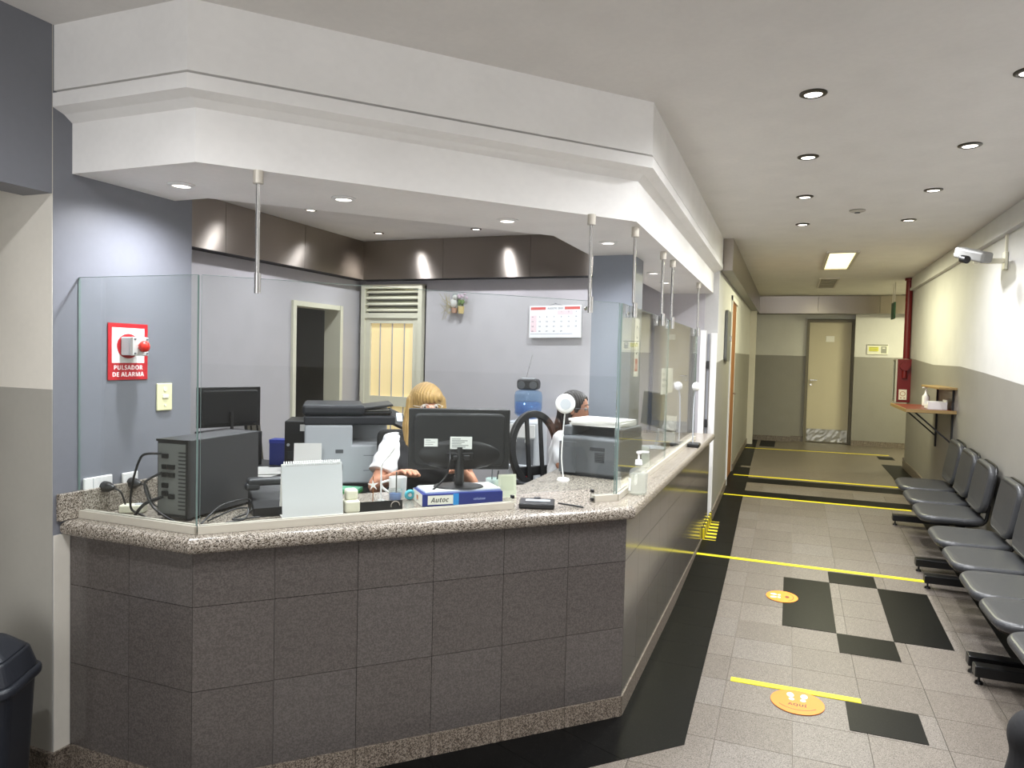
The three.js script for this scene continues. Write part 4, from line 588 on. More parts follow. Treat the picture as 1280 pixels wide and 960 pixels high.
// ---- outside the glass: signature pad, sanitizer, microphones
{
  const sp0 = onY(671, 634, TOP), t = thing('signature_pad', 'black signature pad with grey display on the worktop', 'signature pad', [sp0.x, TOP + 0.004, sp0.z], 0.30);
  mesh('body', rb(0.15, 0.022, 0.10, 0.006, 0, 0.012, 0, 0.06), M.blackPl, t); mesh('display', face(0.105, 0.03, 0.004, 0.0245, -0.008, -Math.PI / 2 + 0.06), mat(0xb9c0c2, 0.25), t); mesh('pen_rest', mv(cy(0.016, 0.018, 0.012, 0, 0, 0), 0, 0.022, -0.05), M.blackPl, t);
  tag(mesh('stylus', rod(V(sp0.x + 0.078, TOP + 0.016, sp0.z - 0.05), V(sp0.x + 0.185, TOP + 0.004, sp0.z - 0.075), 0.004), M.blackPl), 'thin black stylus lying beside the signature pad', 'stylus');
  const s = onY(795, 617, TOP), b = thing('hand_sanitizer', 'clear pump bottle of hand sanitizer on the worktop corner', 'bottle', [s.x + 0.012, TOP, s.z + 0.02], 0.4);
  const bp = [[0, 0.002], [0.042, 0.002], [0.045, 0.012], [0.045, 0.098], [0.038, 0.12], [0.016, 0.133], [0.014, 0.145], [0, 0.145]]; mesh('bottle', lathe(bp, 26).scale(1, 1, 0.72), M.clear, b); mesh('gel', lathe(bp.slice(0, 4).map(p => [p[0] * 0.94, p[1] + 0.003]).concat([[0.042, 0.10], [0, 0.10]]), 24).scale(1, 1, 0.70), M.gel, b);
  mesh('cap', cy(0.015, 0.017, 0.022, 0, 0.155, 0), M.white, b); mesh('pump', [cy(0.005, 0.005, 0.035, 0, 0.18, 0), rb(0.022, 0.012, 0.02, 0.004, 0, 0.20, 0), rb(0.05, 0.009, 0.012, 0.003, 0.022, 0.203, 0)], M.white, b); mesh('label', mv(new THREE.CylinderGeometry(0.0458, 0.0458, 0.06, 16, 1, true, 4.4, 0.9).scale(1, 1, 0.725), 0, 0.05, 0), printed(64, 96, (g, w, h) => { g.fillStyle = '#e9ebe6'; g.fillRect(0, 0, w, h); g.fillStyle = '#90968f'; for (let i = 0; i < 5; i++) g.fillRect(8, 12 + i * 12, 40, 3); g.fillStyle = '#33363a'; g.fillRect(8, 78, 20, 10); }), b);
  const e = onY(860, 558, TOP), mi = thing('gooseneck_microphone', 'desk microphone with white foam ball and black base on the worktop', 'microphone', [-0.655, TOP, e.z]);
  mesh('base', rb(0.085, 0.03, 0.13, 0.01, 0, 0.015, 0), M.blackPl, mi); mesh('neck', tube([[-0.012, 0.03, -0.02], [-0.014, 0.2, -0.02], [-0.01, 0.36, -0.015], [0.0, 0.43, 0]], 0.006, 24), M.lightPl, mi); mesh('foam', sp(0.03, 0.002, 0.45, 0.004, 1, 1.1, 1), M.white, mi);
  const k = onY(704, 600, TOP), m2 = thing('intercom_speaker', 'round white intercom speaker on a thin white stem beside the printer', 'intercom', [k.x, TOP, k.z], 0.35);
  mesh('base', cy(0.03, 0.034, 0.01, 0, 0.005, 0), M.whitePl, m2); mesh('stem', tube([[0, 0.01, 0], [-0.012, 0.12, 0], [-0.008, 0.25, 0], [0, 0.36, 0]], 0.004, 20), M.whitePl, m2); mesh('housing', mv(lathe([[0, -0.03], [0.03, -0.03], [0.048, -0.012], [0.052, 0.008], [0.046, 0.022], [0.030, 0.024], [0, 0.02]], 28), 0.0, 0.40, 0, 1.45), M.white, m2); mesh('grille', mv(cy(0.029, 0.029, 0.004), 0, 0.40, 0.024, 1.45), M.lightPl, m2);
}
// ---- laser printer on the worktop with papers on it
{
  const t = thing('laser_printer', 'dark grey laser printer on the worktop beside the pillar', 'printer', [-0.968, TOP, -3.92], -0.15);
  mesh('body', rb(0.345, 0.205, 0.36, 0.018, 0, 0.1125, 0), M.greyPl, t); mesh('plinth', rb(0.35, 0.012, 0.34, 0.003, 0, 0.006, 0), M.darkPl, t); mesh('top_cover', [rb(0.33, 0.05, 0.05, 0.012, 0, 0.24, -0.14), rb(0.05, 0.06, 0.30, 0.01, -0.15, 0.24, 0.0), rb(0.05, 0.06, 0.30, 0.01, 0.15, 0.24, 0.0)], M.greyPl, t); mesh('output_tray', bx(0.25, 0.004, 0.28, 0, 0.217, 0.02, 0.1), M.darkPl, t);
  mesh('slot', rb(0.085, 0.018, 0.004, 0.001, 0.045, 0.155, 0.1805), mat(0x333538, 0.5), t); mesh('grille', Array.from({ length: 6 }, (_, i) => bx(0.055, 0.005, 0.003, 0.06, 0.088 + i * 0.009, 0.181)), mat(0x333538, 0.5), t); mesh('side_panel', rb(0.1, 0.17, 0.006, 0.002, -0.13, 0.10, 0.18), M.greyPl, t);
  for (let i = 0; i < 3; i++) { const o = thing('paper_stack', ['loose stack of white sheets lowest on the laser printer', 'white folder of sheets in the middle of the pile on the laser printer', 'white sheets on top of the pile on the laser printer'][i], 'papers', [-0.968 + [0, 0.006, -0.004][i], TOP + 0.2705 + i * 0.0115, -3.92 + [0, 0.005, 0.0][i]], -0.15 + [0, 0.05, -0.06][i]); mesh('sheets', bx(0.30, 0.009, 0.24, 0, 0.0045, 0), M.paper, o); mesh('cover', bx(0.305, 0.0016, 0.242, 0, 0.0102, 0), [M.white, mat(0xd7d6d0, 0.7), M.white][i], o); }
}
// ---- far end of the counter: flat screen with crossed stand, clipboards
{
  monitor('small flat screen with pale crossed stand near the far end of the counter', [-0.93, TOP, -5.25], Math.PI + 2.1, 0.40, 0.25, { sh: 0.16, mat: mat(0x6a6c6c, 0.4), smat: M.lightPl, neck: 0.012 });
  const c = onY(845, 559, TOP), t = thing('document_holder', 'pile of white slips held in an upright black holder by the far glass', 'document holder', [-0.83, TOP, -5.45], -0.3); mesh('base', rb(0.1, 0.02, 0.09, 0.004, 0, 0.01, 0), M.blackPl, t); mesh('slips', mv(bx(0.085, 0.20, 0.02), 0, 0.125, 0, -0.12), M.paper, t); mesh('strap', mv(bx(0.09, 0.012, 0.026), 0, 0.11, 0.0, -0.12), M.blackPl, t);
  const p = thing('leaflet_holder', 'curved clear leaflet holder with one white sheet behind the sanitizer', 'leaflet holder', [-0.79, TOP, -4.19], 0.5); mesh('holder', [mv(bx(0.09, 0.13, 0.002), 0, 0.07, 0, -0.2), bx(0.09, 0.002, 0.05, 0, 0.001, 0.0)], M.clear, p); mesh('sheet', mv(bx(0.08, 0.12, 0.001), 0, 0.071, -0.004, -0.2), M.paper, p);
  // notices on glass and pillar
  const a = onX(819, 463, -0.73), b = onX(846, 487, -0.73), n = thing('glass_notice', 'white printed notice taped inside the side glass screen', 'notice', [-0.7285, (a.y + b.y) / 2, (a.z + b.z) / 2], Math.PI / 2), w = Math.abs(a.z - b.z) * 0.52, h = 0.16;
  mesh('sheet', bx(w, h, 0.0006), M.paper, n); mesh('print', face(w * 0.98, h * 0.98, 0, 0, 0.0006), printed(256, 128, (g, W, H) => { g.fillStyle = '#eceae4'; g.fillRect(0, 0, W, H); g.fillStyle = '#55595c'; g.font = 'bold 22px sans-serif'; g.fillText('POR', 20, 34); g.fillText('PERSONAL', 20, 64); g.fillText('DEL SECTOR', 20, 94); }), n);
  const s = thing('pillar_poster', 'narrow poster with two round emblems and a red block on the pillar', 'poster', [-0.897, 1.655, -4.43], Math.PI / 2); mesh('sheet', bx(0.13, 0.36, 0.002, 0, 0, 0), M.paper, s); mesh('print', face(0.128, 0.356, 0, 0, 0.0016), printed(96, 256, (g, W, H) => { g.fillStyle = '#e9e6d9'; g.fillRect(0, 0, W, H); g.strokeStyle = '#5a5b55'; g.lineWidth = 7; for (const y of [60, 130]) { g.beginPath(); g.ellipse(48, y, 22, 26, 0, 0, 7); g.stroke(); } g.fillStyle = '#b8594a'; g.fillRect(18, 178, 60, 56); g.fillStyle = '#e3b3a4'; g.fillRect(34, 200, 26, 24); }), s);
}
// ---- back wall: calendar, ornament
{
  const t = thing('wall_calendar', 'white wall calendar with red header hanging on the office back wall', 'calendar', [-2.055, 1.915, -6.386]); t.rotation.z = 0.02;
  mesh('pad', mv(bx(0.505, 0.30, 0.012), 0, 0, 0.02, -0.05), M.white, t); mesh('print', mv(face(0.50, 0.295, 0, 0, 0.0068), 0, 0, 0.02, -0.05), printed(512, 304, (g, W, H) => {
    g.fillStyle = '#f2f3f6'; g.fillRect(0, 0, W, H); g.fillStyle = '#d2473f'; g.fillRect(10, 12, 150, 26); g.fillRect(350, 12, 150, 26); g.fillStyle = '#6a6b70'; g.font = 'bold 24px sans-serif'; g.textAlign = 'center'; g.fillText('AGOSTO 2023', 256, 34); g.fillStyle = '#f1d9de'; g.fillRect(10, 92, 60, 160); g.fillRect(280, 48, 150, 40); g.fillStyle = '#5d626d'; g.font = 'bold 18px sans-serif'; for (let r = 0; r < 5; r++) for (let c = 0; c < 7; c++) { const d = r * 7 + c - 3; if (d > 0 && d <= 29) g.fillText(String(d), 30 + c * 72, 66 + r * 46); } g.fillStyle = '#8a90a2'; g.fillRect(10, 268, 420, 4);
  }), t); mesh('hanger', [tube([[-0.06, 0.152, 0.012], [0, 0.165, 0.012], [0.06, 0.152, 0.012]], 0.002, 12), cy(0.004, 0.004, 0.02, 0, 0.168, 0.01, Math.PI / 2)], M.greyPl, t);
  const q = onZ(572, 382, -6.38), o = thing('wall_ornament', 'dried flower wall ornament with a small yellow pot on the office wall', 'ornament', [q.x, q.y, -6.385]);
  mesh('plaque', mv(ext(rrect(0.07, 0.18, 0.02), 0.012, 0.003, 2), -0.02, 0.03, 0.002), mat(0x9fa7a4, 0.7), o); mesh('figure', [sp(0.028, -0.015, 0.075, 0.03), sp(0.035, -0.03, 0.025, 0.03, 1, 1.3, 0.6)], mat(0xcfd0c9, 0.8), o); mesh('basket', cy(0.03, 0.026, 0.05, -0.02, -0.05, 0.035), mat(0xa9826a, 0.8), o);
  mesh('flower_pot', cy(0.032, 0.026, 0.07, 0.055, -0.045, 0.04), mat(0xcdb677, 0.7), o); const rr = rng(3), lv = []; for (let i = 0; i < 18; i++) lv.push(sp(0.012, 0.055 + (rr() - 0.5) * 0.05, 0.01 + rr() * 0.045, 0.04 + (rr() - 0.5) * 0.03, 1, 1.4, 0.6)); mesh('leaves', lv, mat(0x5f7a3f, 0.8), o); const tw = []; for (let i = 0; i < 16; i++) tw.push(tube([[-0.03, -0.04, 0.02], [-0.06 - rr() * 0.04, -0.02 + (rr() - 0.5) * 0.14, 0.04], [-0.07 - rr() * 0.1, (rr() - 0.6) * 0.3, 0.02 + rr() * 0.05]], 0.0022, 8)); mesh('twigs', tw, mat(0xb7ad8b, 0.8), o); const fl2 = []; for (let i = 0; i < 9; i++) fl2.push(sp(0.013, 0.07 + (rr() - 0.5) * 0.08, 0.07 + rr() * 0.05, 0.03 + rr() * 0.03)); mesh('blossoms', fl2, mat(0xc9b3c0, 0.8), o);
}
// ---- water cooler with bottle, radio
{
  const t = thing('water_cooler', 'grey and white water cooler standing at the office back wall', 'water cooler', [-2.215, 0, -6.13]);
  mesh('cabinet', [rb(0.29, 0.99, 0.30, 0.02, 0, 0.51, 0)], M.lightPl, t); mesh('foot', bx(0.26, 0.02, 0.27, 0, 0.01, 0), M.darkPl, t); mesh('panel', rb(0.25, 0.12, 0.01, 0.004, 0, 0.92, 0.152), M.whitePl, t); mesh('alcove', bx(0.23, 0.24, 0.006, 0, 0.73, 0.152), mat(0x6b6d70, 0.5), t); for (const x of [-0.06, 0.06]) mesh('tap', [cy(0.012, 0.012, 0.05, x, 0.80, 0.17), rb(0.03, 0.03, 0.05, 0.006, x, 0.835, 0.17)], M.whitePl, t); mesh('drip_tray', rb(0.22, 0.02, 0.07, 0.004, 0, 0.61, 0.18), M.lightPl, t); mesh('badge', mv(sp(1, 0, 0, 0, 0.04, 0.025, 0.004), 0.04, 0.50, 0.152), M.red, t); mesh('symbol', mv(cy(0.018, 0.018, 0.003), -0.06, 0.92, 0.158, Math.PI / 2), M.greyPl, t); mesh('collar', cy(0.10, 0.12, 0.02, 0, 1.012, 0), M.whitePl, t);
  const b = thing('water_bottle', 'large blue water bottle seated on the water cooler', 'bottle', [-2.215, 1.022, -6.13]);
  mesh('bottle', lathe([[0, 0], [0.06, 0], [0.11, 0.03], [0.128, 0.05], [0.122, 0.075], [0.128, 0.10], [0.128, 0.21], [0.118, 0.245], [0.09, 0.258], [0, 0.26]], 32), M.water, b); mesh('water', lathe([[0, 0.004], [0.056, 0.004], [0.118, 0.055], [0.121, 0.15], [0, 0.15]], 28), phys(0x9cc2ea, 0.05, 0, { transmission: 0.75, thickness: 0 }), b);
  const r = thing('portable_radio', 'black portable radio with raised aerial on top of the water bottle', 'radio', [-2.215, 1.283, -6.13], 0.1);
  mesh('body', mv(ext(rrect(0.20, 0.10, 0.04), 0.12, 0.02, 3), 0, 0.05, -0.06), M.darkPl, r); mesh('speaker', [cy(0.035, 0.035, 0.006, -0.055, 0.045, 0.061, Math.PI / 2), cy(0.035, 0.035, 0.006, 0.055, 0.045, 0.061, Math.PI / 2)], M.greyPl, r); mesh('top_panel', rb(0.12, 0.008, 0.08, 0.003, 0, 0.102, 0), M.lightPl, r); mesh('aerial', rod(V(-0.03, 0.1, -0.02), V(0.02, 0.32, -0.03), 0.0022), M.chrome, r);
}
// ---- desks behind: side desk with monitor, tower, papers; printer stand with copier
function desk(label, x0, x1, z0, z1, h, wood) { const t = thing('office_desk', label, 'desk', [(x0 + x1) / 2, 0, (z0 + z1) / 2]); const w = x1 - x0, d = z1 - z0; mesh('top', rb(w, 0.025, d, 0.004, 0, h - 0.0125, 0), M.darkPl, t); for (const x of [-w / 2 + 0.03, w / 2 - 0.03]) mesh('side_panel', bx(0.022, h - 0.025, d - 0.06, x, (h - 0.025) / 2, 0), wood, t); mesh('modesty_panel', bx(w - 0.09, 0.4, 0.018, 0, h - 0.25, -d / 2 + 0.05), wood, t); return t; }
desk('wooden side desk covered with loose papers along the office side wall', -4.05, -2.99, -4.4, -3.35, 0.75, M.orangeWood);
{
  monitor('dark monitor facing away on the side desk above the computer tower', [-3.74, 0.998, -4.05], Math.PI + 1.2, 0.47, 0.285, { sh: 0.03, tilt: 0, neck: 0.012, labels: [] });
  const box = thing('document_box', 'low black document box raising the dark monitor on the side desk', 'box', [-3.74, 0.75, -4.05], 0); mesh('box', rb(0.34, 0.245, 0.30, 0.006, 0, 0.1225, 0), M.blackMat, box); mesh('handle', rb(0.08, 0.02, 0.01, 0.003, 0, 0.16, 0.152), M.greyPl, box);
  const rp = rng(44); for (let i = 0; i < 6; i++) { const x = -3.36 + (rp() - 0.5) * 0.24, z = -3.75 + (rp() - 0.5) * 0.5, o = thing('paper_sheet', 'loose white sheet among the papers on the side desk', 'paper', [x, 0.7505 + i * 0.0022, z], rp() * 1.2, 'loose sheets on the side desk'); const g = new THREE.PlaneGeometry(0.21, 0.297, 6, 6).rotateX(-Math.PI / 2), p = g.attributes.position; for (let k = 0; k < p.count; k++) p.setY(k, 0.0008 + 0.006 * Math.max(0, p.getX(k) * 3) * rp()); g.computeVertexNormals(); mesh('sheet', g, M.paper, o); }
  const bb = thing('blue_box', 'small blue box on the side desk beside the papers', 'box', [-3.46, 0.7505, -4.26], 0.3); mesh('box', rb(0.12, 0.17, 0.1, 0.004, 0, 0.085, 0), M.blue, bb); mesh('lid', rb(0.124, 0.03, 0.104, 0.004, 0, 0.172, 0), mat(0x273a9a, 0.5), bb);
  const tw = thing('desktop_computer', 'black computer tower with a white sticker beside the copier', 'computer', [-3.16, 0.7505, -4.12], 0.55); mesh('case', rb(0.19, 0.36, 0.34, 0.008, 0, 0.18, 0), M.blackPl, tw); mesh('sticker', face(0.05, 0.045, 0.03, 0.315, 0.1715), M.paper, tw); mesh('drive_bay', rb(0.15, 0.05, 0.006, 0.002, 0, 0.13, 0.17), M.darkPl, tw); mesh('button', cy(0.01, 0.01, 0.006, -0.07, 0.2, 0.172, Math.PI / 2), M.lightPl, tw);
}
function officeChair(label, x, z, ry, seatY = 0.47, backTop = 0.52, panel = false) {
  const t = thing('office_chair', label, 'chair', [x, 0, z], ry);
  mesh('seat', ext(rrect(0.48, 0.46, 0.1), 0.07, 0.025, 3).rotateX(Math.PI / 2).translate(0, seatY + 0.0, 0), M.blackMat, t); const h = backTop;
  if (panel) { mesh('backrest', mv(ext(rrect(0.48, h, 0.05), 0.05, 0.015, 3), 0, seatY + 0.10 + h / 2, -0.27, -0.08), M.blackMat, t); mesh('back_slot', mv(rb(0.06, h * 0.6, 0.006, 0.002), -0.09, seatY + 0.12 + h / 2, -0.212, -0.08), M.greyPl, t); }
  const ring = new THREE.Shape(); ring.absellipse(0, 0, 0.22, h / 2, 0, Math.PI * 2); const hole = new THREE.Path(); hole.absellipse(0, 0, 0.185, h / 2 - 0.04, 0, Math.PI * 2); ring.holes.push(hole);
  if (!panel) mesh('back_frame', mv(new THREE.ExtrudeGeometry(ring, { depth: 0.03, bevelEnabled: true, bevelSize: 0.006, bevelThickness: 0.006, bevelSegments: 2, curveSegments: 28 }), 0, seatY + 0.12 + h / 2, -0.24, -0.12), M.blackPl, t); if (!panel) mesh('lumbar_bar', [mv(rb(0.035, h * 0.86, 0.02, 0.008), -0.06, seatY + 0.12 + h / 2, -0.225, -0.12), mv(rb(0.035, h * 0.86, 0.02, 0.008), 0.06, seatY + 0.12 + h / 2, -0.225, -0.12), mv(rb(0.36, 0.07, 0.022, 0.01), 0, seatY + 0.24, -0.232, -0.12)], M.blackMat, t); mesh('back_arm', tube([[0, seatY - 0.05, -0.1], [0, seatY - 0.03, -0.26], [0, seatY + 0.2, -0.27]], 0.022, 14), M.blackPl, t);
  mesh('column', [cy(0.025, 0.03, seatY - 0.15, 0, 0.06 + (seatY - 0.1) / 2, 0)], M.greyPl, t); for (let i = 0; i < 5; i++) { const a = i * 1.2566; mesh('leg', bar(V(0, 0.1, 0), V(Math.sin(a) * 0.28, 0.06, Math.cos(a) * 0.28), 0.04, 0.03), M.blackPl, t); mesh('castor', mv(cy(0.028, 0.028, 0.03, 0, 0, 0, 0, 0, Math.PI / 2), Math.sin(a) * 0.27, 0.028, Math.cos(a) * 0.27, 0, a, 0), M.blackPl, t); }
  for (const s of [-1, 1]) mesh('armrest', [rb(0.05, 0.03, 0.24, 0.012, s * 0.27, seatY + 0.2, 0.0), bx(0.03, 0.2, 0.04, s * 0.27, seatY + 0.09, 0), bx(0.06, 0.02, 0.04, s * 0.245, seatY - 0.02, 0)], M.blackPl, t); return t;
}
{
  // empty black chair by the side desk with a slotted back
  const t = thing('slotted_chair', 'black plastic chair with slotted back standing by the side desk', 'chair', [-3.80, 0, -4.72], 2.0);
  const s = new THREE.Shape(); s.moveTo(-0.18, 0); s.lineTo(0.18, 0); s.lineTo(0.17, 0.52); s.quadraticCurveTo(0, 0.60, -0.17, 0.52); s.closePath(); const ho = new THREE.Path(); ho.absellipse(-0.08, 0.34, 0.022, 0.09, 0, Math.PI * 2); const h2 = new THREE.Path(); h2.absellipse(0.08, 0.34, 0.022, 0.09, 0, Math.PI * 2); s.holes.push(ho, h2);
  mesh('backrest', mv(ext(s, 0.025, 0.005, 2), 0, 0.58, -0.22, -0.1), M.blackPl, t); mesh('seat', rb(0.44, 0.05, 0.42, 0.02, 0, 0.48, 0), M.blackMat, t); for (const [x, z] of [[-0.19, -0.18], [0.19, -0.18], [-0.19, 0.18], [0.19, 0.18]]) mesh('leg', cy(0.013, 0.013, 0.46, x, 0.23, z), M.frame, t); mesh('back_post', [bx(0.03, 0.16, 0.02, -0.12, 0.53, -0.205), bx(0.03, 0.16, 0.02, 0.12, 0.53, -0.205)], M.frame, t);
}
desk('low dark desk behind the counter carrying the copier', -2.97, -2.31, -4.2, -3.36, 0.78, M.darkPl);
{
  const t = thing('photocopier', 'light grey photocopier with dark scanner lid on the low desk', 'photocopier', [-2.55, 0.78, -3.77], 0.62);
  const w = 0.50, d = 0.42;
  mesh('body', [rb(w, 0.235, d, 0.015, 0, 0.1375, 0), rb(w * 0.55, 0.14, d, 0.012, -w * 0.225, 0.30, 0), rb(w, 0.13, d * 0.3, 0.01, 0, 0.30, -d * 0.35)], M.lightPl, t); mesh('plinth', bx(w * 0.94, 0.02, d * 0.94, 0, 0.01, 0), M.blackMat, t);
  mesh('tray_line', [bx(w * 0.30, 0.003, 0.003, w * 0.33, 0.19, d / 2), bx(w * 0.30, 0.003, 0.003, w * 0.33, 0.10, d / 2), bx(0.003, 0.22, 0.003, w * 0.40, 0.14, d / 2), bx(0.045, 0.022, 0.003, -w * 0.1, 0.215, d / 2), bx(0.04, 0.035, 0.003, -w * 0.1, 0.12, d / 2)], M.greyPl, t);
  const sc = mesh('scanner', rb(w * 1.06, 0.055, d, 0.012, 0.01, 0.3975, 0), M.navyPl, t); mesh('lid', rb(w * 0.72, 0.065, d * 1.0, 0.022, -w * 0.17, 0.458, 0), M.navyPl, t); mesh('feeder_tray', [mv(rb(w * 0.42, 0.014, d * 0.8, 0.005), w * 0.32, 0.475, 0, 0, 0, 0.12), mv(rb(w * 0.36, 0.012, d * 0.7, 0.004), w * 0.34, 0.44, 0, 0, 0, 0.03)], M.darkPl, t); mesh('tray_paper', mv(bx(w * 0.3, 0.006, d * 0.55), w * 0.34, 0.452, 0, 0, 0, 0.05), M.paper, t);
  mesh('control_panel', mv(rb(0.11, 0.02, 0.16, 0.006), w * 0.58, 0.40, d * 0.28, 0.5, 0, -0.5), M.blackPl, t); mesh('touch_display', mv(face(0.06, 0.09), w * 0.587, 0.412, d * 0.285, -Math.PI / 2 + 0.5, 0), mat(0xb9c6d0, 0.2, 0, { emissive: 0x9fb6c8, emissiveIntensity: 0.25 }), t);
  const q = thing('leaning_sheet', 'white sheet of paper leaning against the photocopier', 'paper', [-2.585, 0.7805, -3.425], 0.55); mesh('sheet', mv(bx(0.155, 0.27, 0.001), 0, 0.135, 0, -0.1), M.paper, q); mesh('fold', mv(bx(0.155, 0.001, 0.0015), 0, 0.16, -0.002, -0.1), M.white, q);
  const g = thing('green_folder', 'green folder lying on the low desk beside the photocopier', 'folder', [-2.36, 0.7805, -3.47], 0.3); mesh('cover', bx(0.18, 0.012, 0.12, 0, 0.006, 0), M.green, g); mesh('upper_folder', bx(0.17, 0.012, 0.11, 0.004, 0.019, 0), mat(0x7cc9a0, 0.5), g);
}
officeChair('black mesh office chair under the dark haired woman', -1.56, -4.86, 0.95, 0.50, 0.56);
officeChair('black office chair under the blonde woman', -1.93, -3.56, Math.PI / 4 - 0.25, 0.57, 0.46, true);

// ================================================================== PEOPLE
const smin = (a, b, k) => { const h = Math.max(k - Math.abs(a - b), 0) / k; return Math.min(a, b) - h * h * k * 0.25; };
function cap(p, a, b, ra, rb) {                                       // tapered capsule distance
  const bx_ = b[0] - a[0], by = b[1] - a[1], bz = b[2] - a[2], px = p[0] - a[0], py = p[1] - a[1], pz = p[2] - a[2];
  const t = Math.max(0, Math.min(1, (px * bx_ + py * by + pz * bz) / (bx_ * bx_ + by * by + bz * bz + 1e-9)));
  return Math.hypot(px - bx_ * t, py - by * t, pz - bz * t) - (ra + (rb - ra) * t);
}
const ell = (p, c, r) => { const x = (p[0] - c[0]) / r[0], y = (p[1] - c[1]) / r[1], z = (p[2] - c[2]) / r[2], k = Math.hypot(x, y, z); return (k - 1) * Math.min(r[0], r[1], r[2]) * (k < 1e-6 ? 1 : 1); };
function field(sdf, lo, size, cell) {                                 // mesh of sdf < 0 inside a cube
  const n = Math.ceil(size / cell) + 4, mc = new MarchingCubes(n, M.skin, false, false, 400000), F = mc.field, h = size / 2, s = mc.size, half = mc.halfsize;
  const c = [lo[0] + h, lo[1] + h, lo[2] + h], sc = h * 1.04;
  let i = 0; for (let z = 0; z < s; z++) for (let y = 0; y < s; y++) for (let x = 0; x < s; x++) F[i++] = -sdf([c[0] + (x - half) / half * sc, c[1] + (y - half) / half * sc, c[2] + (z - half) / half * sc]);
  mc.isolation = 0; mc.update();
  const cnt = mc.count, P = mc.positionArray.slice(0, cnt * 3);
  for (let k = 0; k < cnt; k++) for (let a = 0; a < 3; a++) P[k * 3 + a] = P[k * 3 + a] * sc + c[a];
  let g = new THREE.BufferGeometry(); g.setAttribute('position', new THREE.BufferAttribute(P, 3)); g = mergeVertices(g, 1e-5); g.computeVertexNormals();
  const p = g.attributes.position, nn = g.attributes.normal; let out = 0;  // outward check
  for (let k = 0; k < p.count; k += 7) { const e = 0.004; out += sdf([p.getX(k) + nn.getX(k) * e, p.getY(k) + nn.getY(k) * e, p.getZ(k) + nn.getZ(k) * e]) > 0 ? 1 : -1; }
  if (out < 0) { const ix = g.index.array; for (let k = 0; k < ix.length; k += 3) { const t = ix[k]; ix[k] = ix[k + 1]; ix[k + 1] = t; } g.computeVertexNormals(); }
  return clean(g);
}
const add = (a, b) => [a[0] + b[0], a[1] + b[1], a[2] + b[2]];
function hairUV(g, s = 3) { const p = g.attributes.position, u = g.attributes.uv; for (let i = 0; i < p.count; i++) u.setXY(i, (p.getX(i) * 1.0 + p.getZ(i) * 0.8) * s, p.getY(i) * 0.6); return g; }
function handSDF(w, dir, down, side, curl) {                          // wrist w, forearm direction dir, palm-down normal, side = thumb side vector
  const W = V(...w), D = V(...dir).normalize(), S = V(...side).normalize(), N = V(...down).normalize(), q = (a, b, c) => W.clone().addScaledVector(D, a).addScaledVector(S, b).addScaledVector(N, c).toArray();
  const caps = []; for (let k = 0; k < 4; k++) { const o = 0.028 - k * 0.0185, L = [0.068, 0.076, 0.07, 0.054][k], c = curl; caps.push([q(0.078, o, 0), q(0.078 + L * 0.5, o, L * 0.22 * c), 0.0088, 0.0082], [q(0.078 + L * 0.5, o, L * 0.22 * c), q(0.078 + L * 0.5 + L * 0.42 * (1 - 0.35 * c), o, L * 0.22 * c + L * 0.42 * c * 0.9), 0.0082, 0.007]); }
  const th = [[q(0.025, 0.028, 0.004), q(0.055, 0.050, 0.014), 0.012, 0.0105], [q(0.055, 0.050, 0.014), q(0.084, 0.056, 0.022), 0.0105, 0.0085]];
  const palm = [[q(0, 0, 0), q(0.07, 0.024, 0), 0.019, 0.0125], [q(0, 0, 0), q(0.072, 0.004, 0), 0.02, 0.0125], [q(0, 0, 0), q(0.07, -0.02, 0), 0.019, 0.012]];
  return p => { let d = 1; for (const [a, b, r, s] of palm) d = smin(d, cap(p, a, b, r, s), 0.012); for (const [a, b, r, s] of th) d = smin(d, cap(p, a, b, r, s), 0.006); let f = 1; for (const [a, b, r, s] of caps) f = Math.min(f, cap(p, a, b, r, s)); return smin(d, f, 0.004); };
}
